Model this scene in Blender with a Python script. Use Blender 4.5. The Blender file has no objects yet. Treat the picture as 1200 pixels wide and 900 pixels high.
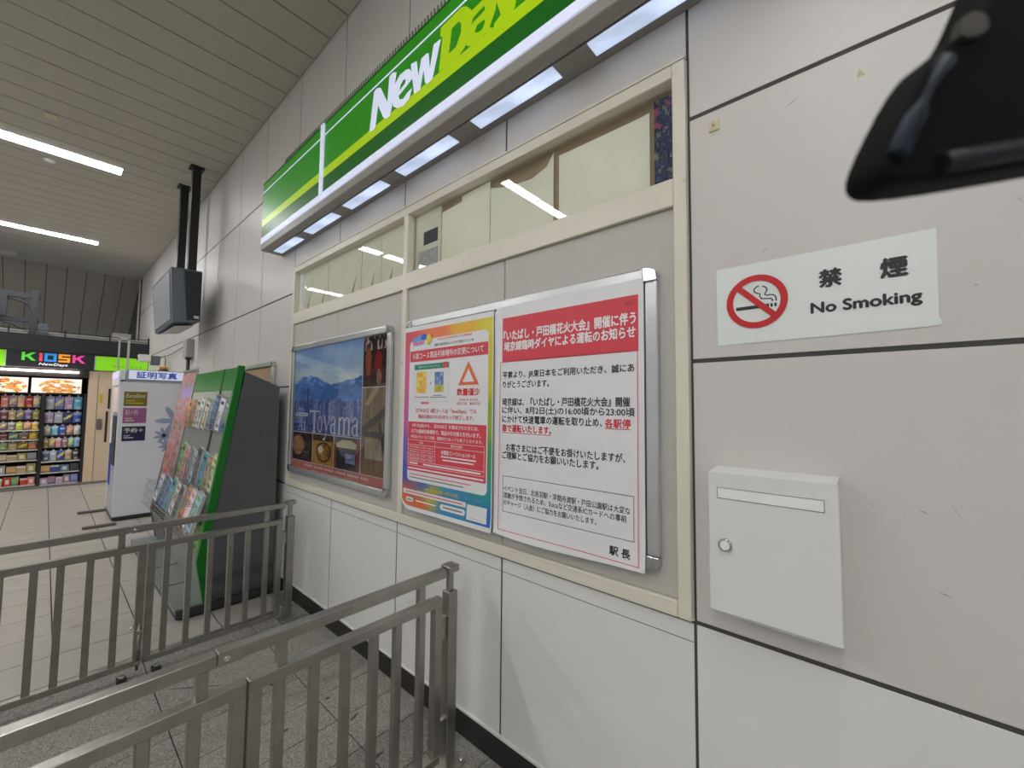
import bpy, bmesh, math, random
from mathutils import Vector, Matrix, noise

random.seed(7)
S = bpy.context.scene
COL = S.collection

# ------------------------------------------------------------------ camera
CAM = Vector((-1.448, 0.0, 1.63))
YAW, PITCH, ROLL, FPX = 0.848419337, 0.0552849111, 0.00997201887, 481.363616
cd = bpy.data.cameras.new('camera'); cam = bpy.data.objects.new('camera', cd); COL.objects.link(cam)
cd.sensor_fit = 'HORIZONTAL'; cd.sensor_width = 36.0; cd.lens = 36.0 * FPX / 1200.0
cd.clip_start = 0.01; cd.clip_end = 60
cy_, sy_, cp_, sp_ = math.cos(YAW), math.sin(YAW), math.cos(PITCH), math.sin(PITCH)
fwd = Vector((sy_ * cp_, cy_ * cp_, sp_)); rgt = Vector((cy_, -sy_, 0)); up = rgt.cross(fwd)
c_, s_ = math.cos(ROLL), math.sin(ROLL)
r2 = c_ * rgt + s_ * up; u2 = -s_ * rgt + c_ * up
m3 = Matrix((r2, u2, -fwd)).transposed()
cam.matrix_world = Matrix.Translation(CAM) @ m3.to_4x4()
cd.dof.use_dof = True; cd.dof.focus_distance = 2.2; cd.dof.aperture_fstop = 6.8
S.camera = cam

# ------------------------------------------------------------------ world, exposure
W = bpy.data.worlds.new('world'); S.world = W; W.use_nodes = True
W.node_tree.nodes['Background'].inputs[0].default_value = (0.9, 0.95, 1.0, 1)
W.node_tree.nodes['Background'].inputs[1].default_value = 0.45
S.view_settings.view_transform = 'Standard'; S.view_settings.look = 'None'
S.view_settings.gamma = 1.0; S.view_settings.exposure = 0.0
S.view_settings.use_curve_mapping = False
TUBE = 28.0        # radiance of the ceiling tubes

# ------------------------------------------------------------------ helpers
def lin(c):
    c = c / 255.0
    return c / 12.92 if c <= 0.04045 else ((c + 0.055) / 1.055) ** 2.4
def L3(rgb): return (lin(rgb[0]), lin(rgb[1]), lin(rgb[2]), 1.0)

MATS = {}
def mat(name, rgb=(128, 128, 128), rough=0.6, metal=0.0, vary=0.05, scale=8.0, bump=0.0, bscale=60.0,
        emit=0.0, coat=0.0, spec=0.5, objcol=False, vcol=False, stretch=None, stain=None):
    if name in MATS: return MATS[name]
    m = bpy.data.materials.new(name); m.use_nodes = True
    N = m.node_tree.nodes; K = m.node_tree.links; b = N['Principled BSDF']
    b.inputs['Roughness'].default_value = rough; b.inputs['Metallic'].default_value = metal
    b.inputs['Coat Weight'].default_value = coat; b.inputs['Coat Roughness'].default_value = 0.04
    b.inputs['Specular IOR Level'].default_value = spec
    tc = N.new('ShaderNodeTexCoord'); mp = N.new('ShaderNodeMapping'); K.new(tc.outputs['Object'], mp.inputs[0])
    if stretch: mp.inputs['Scale'].default_value = stretch
    nz = N.new('ShaderNodeTexNoise'); nz.inputs['Scale'].default_value = scale; nz.inputs['Detail'].default_value = 5
    K.new(mp.outputs[0], nz.inputs['Vector'])
    base = N.new('ShaderNodeRGB'); base.outputs[0].default_value = L3(rgb); src = base.outputs[0]
    if vcol:
        a = N.new('ShaderNodeAttribute'); a.attribute_name = 'Col'; src = a.outputs['Color']
    if objcol:
        oi = N.new('ShaderNodeObjectInfo'); a = N.new('ShaderNodeAttribute'); a.attribute_name = 'Col'
        mx = N.new('ShaderNodeMix'); mx.data_type = 'RGBA'
        K.new(a.outputs['Alpha'], mx.inputs[0]); K.new(a.outputs['Color'], mx.inputs[6]); K.new(oi.outputs['Color'], mx.inputs[7])
        src = mx.outputs[2]
    mr = N.new('ShaderNodeMapRange'); mr.inputs[1].default_value = 0.25; mr.inputs[2].default_value = 0.75
    mr.inputs[3].default_value = 1 - vary; mr.inputs[4].default_value = 1 + vary
    K.new(nz.outputs['Fac'], mr.inputs[0])
    mul = N.new('ShaderNodeVectorMath'); mul.operation = 'SCALE'; K.new(src, mul.inputs[0]); K.new(mr.outputs[0], mul.inputs['Scale'])
    out = mul.outputs[0]
    if stain:      # (rgb, noise scale, threshold) : patches of dirt with a shape of their own
        n2 = N.new('ShaderNodeTexNoise'); n2.inputs['Scale'].default_value = stain[1]; n2.inputs['Detail'].default_value = 8
        tg = N.new('ShaderNodeTexCoord'); ge = N.new('ShaderNodeNewGeometry'); K.new(ge.outputs['Position'], n2.inputs['Vector'])
        r = N.new('ShaderNodeMapRange'); r.inputs[1].default_value = stain[2]; r.inputs[2].default_value = stain[2] + 0.1
        r.inputs[4].default_value = 0.6; K.new(n2.outputs['Fac'], r.inputs[0])
        mx2 = N.new('ShaderNodeMix'); mx2.data_type = 'RGBA'; K.new(r.outputs[0], mx2.inputs[0]); K.new(out, mx2.inputs[6])
        mx2.inputs[7].default_value = L3(stain[0]); out = mx2.outputs[2]
    K.new(out, b.inputs['Base Color'])
    if emit:
        K.new(out, b.inputs['Emission Color']); b.inputs['Emission Strength'].default_value = emit
    if bump:
        bn = N.new('ShaderNodeTexNoise'); bn.inputs['Scale'].default_value = bscale; bn.inputs['Detail'].default_value = 3
        K.new(mp.outputs[0], bn.inputs['Vector'])
        bp = N.new('ShaderNodeBump'); bp.inputs['Strength'].default_value = bump; bp.inputs['Distance'].default_value = 0.01
        K.new(bn.outputs['Fac'], bp.inputs['Height']); K.new(bp.outputs[0], b.inputs['Normal'])
    MATS[name] = m
    return m

def glass(name, wave=0.0, tint=(1, 1, 1, 1), wscale=3.0):
    m = bpy.data.materials.new(name); m.use_nodes = True
    N = m.node_tree.nodes; K = m.node_tree.links; N.remove(N['Principled BSDF']); o = N['Material Output']
    t = N.new('ShaderNodeBsdfTransparent'); t.inputs[0].default_value = tint
    g = N.new('ShaderNodeBsdfGlossy'); g.inputs['Roughness'].default_value = 0.02
    f = N.new('ShaderNodeFresnel'); f.inputs[0].default_value = 1.5; mx = N.new('ShaderNodeMixShader')
    K.new(f.outputs[0], mx.inputs[0]); K.new(t.outputs[0], mx.inputs[1]); K.new(g.outputs[0], mx.inputs[2]); K.new(mx.outputs[0], o.inputs[0])
    tc = N.new('ShaderNodeTexCoord'); nz = N.new('ShaderNodeTexNoise'); nz.inputs['Scale'].default_value = wscale; nz.inputs['Detail'].default_value = 0
    K.new(tc.outputs['Object'], nz.inputs['Vector'])
    if wave:
        bp = N.new('ShaderNodeBump'); bp.inputs['Strength'].default_value = 1.0; bp.inputs['Distance'].default_value = wave
        K.new(nz.outputs['Fac'], bp.inputs['Height']); K.new(bp.outputs[0], g.inputs['Normal']); K.new(bp.outputs[0], f.inputs['Normal'])
    return m

WL = {}            # object name -> world origin
def wl(o): return WL.get(o.name, Vector((0, 0, 0))) if o else Vector((0, 0, 0))
def mlist(o, m):
    for x in (m if isinstance(m, (list, tuple)) else [m]): o.data.materials.append(x)
def tag(o, label=None, cat=None, group=None, kind=None):
    if label: o['label'] = label
    if cat: o['category'] = cat
    if group: o['group'] = group
    if kind: o['kind'] = kind
    return o
def thing(name, label, cat, loc, group=None, kind=None):
    o = bpy.data.objects.new(name, None); COL.objects.link(o); o.empty_display_size = 0.05
    o.location = loc; WL[o.name] = Vector(loc)
    return tag(o, label, cat, group, kind)
def put(name, me, m, parent, loc, rot=None):
    """link mesh me (local coordinates) with its origin at world loc under parent"""
    o = bpy.data.objects.new(name, me); COL.objects.link(o)
    loc = Vector(loc); WL[o.name] = loc.copy()
    if parent: o.parent = parent; loc = loc - wl(parent)
    o.location = loc
    if rot: o.rotation_euler = rot
    if m is not None and len(me.materials) == 0:
        mlist(o, m)
    return o
def mesh_bm(bm, name='mesh'):
    me = bpy.data.meshes.new(name); bm.normal_update(); bm.to_mesh(me); bm.free(); return me
CACHE = {}
def box_mesh(size, bev=0.0, seg=1, key=None):
    k = (tuple(round(s, 5) for s in size), bev, seg, key)
    if k in CACHE: return CACHE[k]
    bm = bmesh.new(); bmesh.ops.create_cube(bm, size=1.0)
    for v in bm.verts: v.co = Vector((v.co.x * size[0], v.co.y * size[1], v.co.z * size[2]))
    if bev: bmesh.ops.bevel(bm, geom=list(bm.edges), offset=bev, segments=seg, affect='EDGES', profile=0.5)
    CACHE[k] = mesh_bm(bm, 'box'); return CACHE[k]
def box(name, x0, x1, y0, y1, z0, z1, m, parent=None, bev=0.0, seg=1, rot=None):
    size = (abs(x1 - x0), abs(y1 - y0), abs(z1 - z0))
    me = box_mesh(size, bev, seg, m.name if not isinstance(m, (list, tuple)) else str([q.name for q in m]))
    return put(name, me, m, parent, ((x0 + x1) / 2, (y0 + y1) / 2, (z0 + z1) / 2), rot)
def polymesh(vs, fs, origin=(0, 0, 0)):
    me = bpy.data.meshes.new('mesh'); o = Vector(origin)
    me.from_pydata([tuple(Vector(v) - o) for v in vs], [], fs); me.validate(); me.update(); return me
def wmesh(name, vs, fs, m, parent=None, smooth=False):
    """mesh from world-space vertices"""
    o = wl(parent) if parent else sum((Vector(v) for v in vs), Vector()) / len(vs)
    me = polymesh(vs, fs, o)
    if smooth:
        for p in me.polygons: p.use_smooth = True
    return put(name, me, m, parent, o)
def prism(name, pts, d, m, parent=None, bev=0.0):
    """pts: world polygon, extruded by vector d"""
    o = wl(parent) if parent else Vector(pts[0])
    bm = bmesh.new(); a = [bm.verts.new(Vector(p) - o) for p in pts]; f = bm.faces.new(a)
    r = bmesh.ops.extrude_face_region(bm, geom=[f])
    for v in [g for g in r['geom'] if isinstance(g, bmesh.types.BMVert)]: v.co += Vector(d)
    bmesh.ops.recalc_face_normals(bm, faces=list(bm.faces))
    if bev: bmesh.ops.bevel(bm, geom=list(bm.edges), offset=bev, segments=2, affect='EDGES', profile=0.5)
    return put(name, mesh_bm(bm), m, parent, o)
def tube(name, pts, r, m, parent=None, n=8, closed=False):
    o = wl(parent) if parent else Vector(pts[0]); P = [Vector(p) - o for p in pts]; vs, fs = [], []
    for i, p in enumerate(P):
        a = P[max(i - 1, 0)] if not closed else P[i - 1]; b = P[min(i + 1, len(P) - 1)] if not closed else P[(i + 1) % len(P)]
        t = (b - a).normalized(); q = t.orthogonal().normalized() if abs(t.z) > 0.9 else t.cross(Vector((0, 0, 1))).normalized(); w = t.cross(q)
        for k in range(n):
            an = 2 * math.pi * k / n; vs.append(p + r * (math.cos(an) * q + math.sin(an) * w))
    for i in range(len(P) - (0 if closed else 1)):
        j = (i + 1) % len(P)
        for k in range(n): fs.append((i * n + k, i * n + (k + 1) % n, j * n + (k + 1) % n, j * n + k))
    if not closed: fs += [tuple(range(n))[::-1], tuple(range((len(P) - 1) * n, len(P) * n))]
    me = bpy.data.meshes.new('tube'); me.from_pydata([tuple(v) for v in vs], [], fs)
    for p in me.polygons: p.use_smooth = len(p.vertices) == 4
    return put(name, me, m, parent, o)
def disc(name, c, axis, r, h, m, parent=None, n=20, bev=0.0):
    bm = bmesh.new(); bmesh.ops.create_cone(bm, cap_ends=True, segments=n, radius1=r, radius2=r, depth=h)
    rot = Vector((0, 0, 1)).rotation_difference(Vector(axis)).to_matrix()
    if bev: bmesh.ops.bevel(bm, geom=[e for e in bm.edges if abs(e.verts[0].co.z - e.verts[1].co.z) < 1e-6], offset=bev, segments=2, affect='EDGES', profile=0.5)
    for v in bm.verts: v.co = rot @ v.co
    for f in bm.faces: f.smooth = len(f.verts) == 4
    return put(name, mesh_bm(bm), m, parent, c)

# ---- flat print: rectangles, polygons, text on a plane given by origin/axes/normal
class Plane:
    def __init__(s, o, ux, uy, bend=None):
        s.o = Vector(o); s.ux = Vector(ux).normalized(); s.uy = Vector(uy).normalized(); s.n = s.ux.cross(s.uy); s.bend = bend
    def at(s, u, v, off=0.0):
        if s.bend: off += s.bend(u, v)
        return s.o + s.ux * u + s.uy * v + s.n * off
LAY = 0.0006
def rect(name, P, u0, v0, u1, v1, m, parent, lay=1, nu=1, nv=1):
    vs = [P.at(u0 + (u1 - u0) * i / nu, v0 + (v1 - v0) * j / nv, lay * LAY) for j in range(nv + 1) for i in range(nu + 1)]
    fs = [(j * (nu + 1) + i, j * (nu + 1) + i + 1, (j + 1) * (nu + 1) + i + 1, (j + 1) * (nu + 1) + i) for j in range(nv) for i in range(nu)]
    return wmesh(name, vs, fs, m, parent)
def poly(name, P, pts, m, parent, lay=1):
    return wmesh(name, [P.at(u, v, lay * LAY) for u, v in pts], [tuple(range(len(pts)))], m, parent)
def strips(name, P, rects, m, parent, lay=1):
    """several thin printed bars as one print"""
    vs, fs = [], []
    for (u0, v0, u1, v1) in rects:
        b = len(vs); n = max(1, int(abs(u1 - u0) / 0.1))
        for i in range(n + 1):
            u = u0 + (u1 - u0) * i / n; vs += [P.at(u, v0, lay * LAY), P.at(u, v1, lay * LAY)]
        fs += [(b + 2 * i, b + 2 * i + 2, b + 2 * i + 3, b + 2 * i + 1) for i in range(n)]
    return wmesh(name, vs, fs, m, parent)
def frame_print(name, P, u0, v0, u1, v1, t, m, parent, lay=1):
    return strips(name, P, [(u0, v0, u1, v0 + t), (u0, v1 - t, u1, v1), (u0, v0, u0 + t, v1), (u1 - t, v0, u1, v1)], m, parent, lay)
def picture(name, P, u0, v0, u1, v1, nu, nv, fn, m, parent, lay=1):
    """printed picture: a grid with one colour per cell, fn(s,t)->sRGB 0..255"""
    vs = [P.at(u0 + (u1 - u0) * i / nu, v0 + (v1 - v0) * j / nv, lay * LAY) for j in range(nv + 1) for i in range(nu + 1)]
    fs = [(j * (nu + 1) + i, j * (nu + 1) + i + 1, (j + 1) * (nu + 1) + i + 1, (j + 1) * (nu + 1) + i) for j in range(nv) for i in range(nu)]
    o = wmesh(name, vs, fs, m, parent); ca = o.data.color_attributes.new('Col', 'FLOAT_COLOR', 'CORNER')
    buf = []
    for j in range(nv):
        for i in range(nu):
            c = L3(fn((i + 0.5) / nu, (j + 0.5) / nv)); buf += list(c) * 4
    ca.data.foreach_set('color', buf); return o
def text(s, P, m, parent, box=None, h=None, pos=None, align='L', bold=0.0, shear=0.0, lay=2, name='lettering', res=2, wide=1.0, depth=0.0, width=None, space=1.0):
    """text scaled into box (u0,v0,u1,v1), or by height h at pos"""
    cu = bpy.data.curves.new('t', 'FONT'); cu.body = s; cu.size = 1.0; cu.offset = 0.0; cu.shear = shear; cu.resolution_u = res; cu.fill_mode = 'FRONT' ; cu.space_character = space
    ob = bpy.data.objects.new('t', cu); COL.objects.link(ob)
    dg = bpy.context.evaluated_depsgraph_get(); dg.update()
    me = bpy.data.meshes.new_from_object(ob.evaluated_get(dg)); bpy.data.objects.remove(ob); bpy.data.curves.remove(cu)
    co = [v.co.copy() for v in me.vertices]
    if not co: return None
    x0 = min(c.x for c in co); x1 = max(c.x for c in co); y0 = min(c.y for c in co); y1 = max(c.y for c in co)
    if box:
        u0, v0, u1, v1 = box; sx = (u1 - u0) / (x1 - x0); sy = (v1 - v0) / (y1 - y0)
    else:
        sy = h / (y1 - y0); sx = sy * wide
        if width: sx = width / (x1 - x0)
        w = sx * (x1 - x0); u0 = pos[0] - (w / 2 if align == 'C' else 0); v0 = pos[1]
    o = wl(parent)
    for v, c in zip(me.vertices, co):
        v.co = P.at(u0 + (c.x - x0) * sx, v0 + (c.y - y0) * sy, lay * LAY) - o
    me.update()
    if bold:
        dd = bold * 0.9 * sy; bm = bmesh.new(); bm.from_mesh(me); src = list(bm.faces)
        for ii, (a, b2) in enumerate(((1, 0), (-1, 0), (0, 1), (0, -1))):
            r = bmesh.ops.duplicate(bm, geom=src)
            for g in r['geom']:
                if isinstance(g, bmesh.types.BMVert): g.co += P.ux * (a * dd) + P.uy * (b2 * dd) + P.n * (0.00007 * (ii + 1))
        bm.to_mesh(me); bm.free()
    if depth:
        bm = bmesh.new(); bm.from_mesh(me); r = bmesh.ops.extrude_face_region(bm, geom=list(bm.faces))
        for v in [g for g in r['geom'] if isinstance(g, bmesh.types.BMVert)]: v.co += P.n * depth
        bmesh.ops.recalc_face_normals(bm, faces=list(bm.faces)); bm.to_mesh(me); bm.free()
    return put(name, me, m, parent, o)
def WP(x, bend=None):     # plane parallel to the right wall; u runs along -Y measured from y=0
    return Plane((x, 0, 0), (0, -1, 0), (0, 0, 1), bend)
def FP(y):                # plane facing the camera side (-Y); u = x
    return Plane((0, y, 0), (1, 0, 0), (0, 0, 1))

# ------------------------------------------------------------------ materials
M_panel = mat('panel_enamel', (206, 201, 197), 0.40, vary=0.015, scale=2.5, spec=0.45, stain=((160, 150, 138), 9.0, 0.72))
M_dado = mat('dado_enamel', (221, 220, 216), 0.42, vary=0.015, scale=2.5, stain=((170, 164, 154), 9.0, 0.74))
M_joint = mat('joint_dark', (70, 68, 66), 0.8)
M_seam = mat('seam', (95, 92, 88), 0.8)
M_beige = mat('beige_frame', (220, 214, 198), 0.38, vary=0.03, scale=6, stain=((150, 130, 105), 14.0, 0.70))
M_infill = mat('infill_grey', (188, 185, 178), 0.45, vary=0.02)
M_slat = mat('ceiling_slat', (182, 178, 166), 0.55, vary=0.03, scale=1.5)
M_gap = mat('gap_dark', (40, 38, 34), 0.9)
M_black = mat('black_skirting', (38, 36, 34), 0.5)
M_white = mat('white_trim', (215, 213, 208), 0.45)
M_tile = mat('floor_tile', (170, 165, 157), 0.35, vary=0.05, scale=3, bump=0.05, bscale=30, stain=((140, 132, 122), 3.0, 0.62))
M_gran = mat('granite_tile', (142, 139, 132), 0.75, vary=0.7, scale=150, bump=0.25, bscale=220)
M_grout = mat('grout', (62, 58, 54), 0.9)
M_steel = mat('brushed_steel', (163, 160, 153), 0.30, metal=0.92, vary=0.10, scale=14, bump=0.03, bscale=160)
M_steel2 = mat('bright_steel', (215, 215, 215), 0.15, metal=1.0)
M_alu = mat('aluminium', (205, 206, 206), 0.28, metal=0.75, vary=0.04)
M_chrome = mat('chrome_cap', (190, 192, 195), 0.15, metal=0.9, vary=0.15, scale=60)
M_paper = mat('poster_paper', (226, 226, 228), 0.42, vary=0.01)
M_red = mat('print_red', (214, 66, 78), 0.45, vary=0.02)
M_pinkl = mat('print_pink_line', (226, 110, 130), 0.5)
M_ink = mat('print_black', (40, 40, 44), 0.5)
M_redink = mat('print_red_ink', (214, 45, 60), 0.5)
M_inkw = mat('print_white', (236, 234, 236), 0.5)
M_green = mat('print_green', (40, 140, 110), 0.5)
M_orange = mat('print_orange', (224, 110, 60), 0.5)
M_blue = mat('print_blue', (50, 100, 200), 0.5)
M_grey = mat('print_grey', (130, 130, 136), 0.5)
M_yel = mat('print_yellow', (230, 200, 60), 0.5)
M_pic = mat('printed_picture', vcol=True, rough=0.4, vary=0.03, scale=40)
M_picem = mat('lit_picture', vcol=True, rough=0.4, emit=0.5)
M_tube = mat('tube_light', (255, 255, 255), 0.5, vary=0, emit=TUBE)
M_glass = glass('window_glass', wave=0.0004)
M_acryl = glass('wavy_acrylic', wave=0.03, wscale=2.0)

# ================================================================== SETTING
# --- right wall: dark backing with enamel panels standing proud of the joints
YS = [0.462 + 0.867 * k for k in range(-3, 16)]
wall = thing('wall_right', None, None, (0, 0, 0), kind='structure')
WIN = (0.465, 3.915, 0.93, 2.868)
vs, fs = [], []
def quadx(x, y0, y1, z0, z1):
    b = len(vs); vs.extend([(x, y0, z0), (x, y1, z0), (x, y1, z1), (x, y0, z1)]); fs.append((b, b + 1, b + 2, b + 3))
quadx(0.003, -8, WIN[0], 0, 4.9); quadx(0.003, WIN[1], 16.5, 0, 4.9); quadx(0.003, WIN[0], WIN[1], 0, WIN[2]); quadx(0.003, WIN[0], WIN[1], WIN[3], 4.9)
wmesh('backing', vs, fs, M_joint, wall)
rows = [(0.125, 0.928), (0.928, 1.790), (1.790, 2.643), (2.643, 3.80), (3.80, 4.95)]
for k in range(len(YS) - 1):
    for (z0, z1) in rows:
        y0, y1 = YS[k], YS[k + 1]
        a = 0.005
        if 0.4 < y0 < 3.9 - 0.1 and y1 < 4.0:
            if z0 > 0.9 and z1 < 2.7: continue
            if z0 == 2.643: z0 = 2.868
        gz0 = 0.007 if z0 > 0.2 else 0
        box('wall_panel', 0.0, 0.018, y0 + a, y1 - a, z0 + gz0, z1 - 0.007, M_dado if z0 < 0.5 else M_panel, wall, bev=0.0012)
# upper trim line of the dado panels under the frame
for k in range(3, 7):
    box('dado_strip', -0.0012, 0.001, YS[k] + 0.006, YS[k + 1] - 0.006, 0.862, 0.864, M_seam, wall)
box('conduit', -0.03, 0.0, 13.70, 13.74, 2.9, 4.7, M_white, wall)
bb = thing('baseboard_right', None, None, (0, 0, 0), kind='structure')
box('black_strip', -0.004, 0.012, -3, 13.8, 0.0, 0.115, M_black, bb)
box('white_bead', -0.008, 0.012, -3, 13.8, 0.115, 0.130, M_white, bb, bev=0.003)

# --- beige window frame
tr = thing('trim_1', None, None, (0, 2.19, 0.93), kind='structure')
box('frame_post', -0.018, 0.03, 0.467, 0.512, 0.932, 2.865, M_beige, tr, bev=0.003)
box('frame_post', -0.018, 0.03, 3.872, 3.913, 0.932, 2.865, M_beige, tr, bev=0.003)
box('mullion', -0.018, 0.06, 2.132, 2.176, 0.985, 2.815, M_beige, tr, bev=0.003)
for nm, z0, z1 in (('bottom_rail', 0.932, 0.985), ('middle_rail', 2.345, 2.445), ('top_rail', 2.815, 2.865)):
    box(nm, -0.017, 0.06 if z0 > 2 else 0.03, 0.5125, 3.8715, z0, z1, M_beige, tr, bev=0.003)
box('top_strip', -0.019, 0.0, 0.467, 3.913, 2.866, 2.874, M_beige, tr)
for (y0, y1) in ((0.514, 1.326), (1.332, 2.130), (2.178, 3.056), (3.062, 3.870)):
    box('infill_panel', 0.0, 0.02, y0, y1, 0.987, 2.343, M_infill, tr, bev=0.001)
M_board = mat('window_board', (228, 228, 208), 0.6, vary=0.05, scale=5, emit=0.10, stain=((150, 140, 120), 10, 0.7))  # faint glow added to brighten the recessed boards, which are no lamps
M_board2 = mat('window_board_pale', (236, 236, 218), 0.6, vary=0.04, scale=5, emit=0.12)  # same added glow to brighten these boards
M_brown = mat('window_brown', (186, 168, 138), 0.7, vary=0.08)
M_dk = mat('dark_sticker', (88, 90, 96), 0.6)
M_film = mat('crumpled_film', (205, 208, 206), 0.2, vary=0.2, scale=50, bump=0.6, bscale=40)
for n, (y0, y1) in (('window_1', (2.176, 3.872)), ('window_2', (0.512, 2.132))):
    w = thing(n, None, None, (0.03, (y0 + y1) / 2, 2.445), kind='structure')
    box('back_board', 0.055, 0.07, y0, y1, 2.445, 2.815, M_brown, w)
    wmesh('pane', [(0.028, y1, 2.446), (0.028, y0, 2.446), (0.028, y0, 2.814), (0.028, y1, 2.814)], [(0, 1, 2, 3)], M_glass, w)
    if n == 'window_1':
        for (a, b) in ((3.86, 3.34), (3.33, 2.80), (2.79, 2.53), (2.52, 2.19)):
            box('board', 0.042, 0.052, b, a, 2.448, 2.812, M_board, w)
        for (ya, yb, zt) in ((3.75, 3.66, 2.62), (3.45, 3.39, 2.60), (2.95, 2.86, 2.61), (2.67, 2.61, 2.575), (2.43, 2.38, 2.56)):
            wmesh('scratch', [(0.041, ya, 2.455), (0.041, ya - 0.035, 2.455), (0.041, yb, zt)], [(0, 1, 2)], M_brown, w)
    else:
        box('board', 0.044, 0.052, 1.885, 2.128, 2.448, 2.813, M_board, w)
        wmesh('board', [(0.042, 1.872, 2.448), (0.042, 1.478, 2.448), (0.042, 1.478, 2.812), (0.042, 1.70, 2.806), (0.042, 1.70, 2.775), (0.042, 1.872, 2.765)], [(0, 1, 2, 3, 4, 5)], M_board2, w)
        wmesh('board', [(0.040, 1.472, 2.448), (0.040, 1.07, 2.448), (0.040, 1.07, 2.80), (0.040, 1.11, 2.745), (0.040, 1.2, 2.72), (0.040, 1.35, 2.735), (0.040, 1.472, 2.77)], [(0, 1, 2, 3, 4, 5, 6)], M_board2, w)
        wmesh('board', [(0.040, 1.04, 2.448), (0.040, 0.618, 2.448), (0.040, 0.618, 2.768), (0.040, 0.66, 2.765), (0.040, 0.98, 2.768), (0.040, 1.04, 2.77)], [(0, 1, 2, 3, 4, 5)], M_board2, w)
        box('dark_sticker', 0.040, 0.043, 1.912, 2.045, 2.612, 2.692, M_dk, w)
        box('crumpled_film', 0.040, 0.043, 1.91, 2.10, 2.452, 2.575, M_film, w)
        def comic(s, t):
            n1 = noise.noise(Vector((s * 4, t * 9, 3))); n2 = noise.noise(Vector((s * 9, t * 22, 7)))
            b = 70 + 60 * n2
            if n1 > 0.34 and t > 0.5: return (190, 90, 125)
            if n1 < -0.3: return (70 + b, 110 + b * .6, 90 + b * .5)
            return (b, b + 10, b + 45)
        picture('picture_strip', WP(0.039), -0.600, 2.452, -0.533, 2.80, 8, 36, comic, M_pic, w, 0)

# --- marks on the wall: hook, tape, scuffs
hk = thing('wall_hook', 'small yellowed plastic hook on the wall right of the window frame', 'hook', (-0.001, 0.378, 2.57))
M_hook = mat('yellowed_plastic', (205, 196, 160), 0.5)
box('plate', -0.004, -0.0002, 0.362, 0.394, 2.565, 2.602, M_hook, hk, bev=0.001)
tube('hook_bar', [(-0.004, 0.378, 2.585), (-0.016, 0.378, 2.575), (-0.018, 0.378, 2.588)], 0.0025, M_hook, hk)
M_tape = mat('tape_scrap', (190, 176, 140), 0.6)
o = wmesh('tape_scrap', [(-0.001, 0.010, 2.552), (-0.001, -0.010, 2.552), (-0.001, 0.004, 2.574)], [(0, 1, 2)], M_tape)
tag(o, 'tiny yellow triangle of old tape above the no smoking sign', 'tape')
M_scuff = mat('scuff_mark', (120, 116, 112), 0.7)
PW = WP(0.0)
for k, (y, z, l, a) in enumerate(((0.16, 2.557, 0.05, 0.5), (0.24, 2.121, 0.02, 0.6), (-0.262, 2.116, 0.018, -1.0), (0.01, 1.38, 0.02, 1.2), (-0.05, 1.37, 0.015, 1.3), (-0.085, 1.38, 0.02, -0.5), (-0.14, 1.39, 0.045, -1.1), (-0.115, 1.19, 0.03, -0.3), (-0.19, 1.93, 0.01, 0.3), (-0.13, 0.92, 0.02, -1.0))):
    dy, dz = math.cos(a) * l / 2, math.sin(a) * l / 2
    pts = [(-y - dy, z - dz), (-y, z - 0.0012), (-y + dy, z + dz), (-y, z + 0.0012)]
    poly('scuff', PW, pts, M_scuff, wall, 1)

# --- floor: square tiles beyond the far gate, long rough granite tiles nearer
fl = thing('floor', None, None, (0, 0, 0), kind='structure')
wmesh('grout_bed', [(-11, -8, -0.006), (0.02, -8, -0.006), (0.02, 16, -0.006), (-11, 16, -0.006)], [(0, 1, 2, 3)], M_grout, fl)
XT = [0.0, -0.36 - 0.01, -0.962, -1.56, -2.16, -2.76]
ny = [3.62 - 0.248 * k for k in range(12)]
for i in range(len(ny) - 1):
    for j in range(4):
        box('tile', XT[j + 1] + 0.003, XT[j] - 0.003 if j else -0.004, ny[i + 1] + 0.0025, ny[i] - 0.0025, -0.02, 0.0, M_gran, fl)
XF = [-0.005, -0.1, -0.51, -0.922, -1.336, -1.748, -2.16, -2.572]
fy = [3.62 + 0.3955 * k for k in range(22)]
for i in range(len(fy) - 1):
    for j in range(len(XF) - 1):
        box('tile', XF[j + 1] + 0.004, XF[j] - 0.004, fy[i] + 0.003, min(fy[i + 1], 11.86) - 0.003, -0.02, 0.0, M_tile, fl)
vs, fs = [], []
def quadz(x0, x1, y0, y1, z=0.0):
    b = len(vs); vs.extend([(x0, y0, z), (x1, y0, z), (x1, y1, z), (x0, y1, z)]); fs.append((b, b + 1, b + 2, b + 3))
for i in range(40):
    for j in range(20):
        x0 = -2.572 - 0.41 * j; y0 = -4 + 0.41 * i
        if y0 + 0.41 < 12: quadz(x0 - 0.407, x0 - 0.003, y0 + 0.002, y0 + 0.408)
for i in range(12):
    for j in range(6): quadz(-2.57 + 0.43 * j, -2.57 + 0.43 * j + 0.426, -4 + 0.41 * i, -4 + 0.41 * i + 0.406)
tag(wmesh('outer_tile', vs, fs, M_tile, fl), kind='stuff')
M_stain = mat('floor_stain', (70, 66, 60), 0.8)
PF = Plane((0, 0, 0.0), (1, 0, 0), (0, 1, 0))
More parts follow.
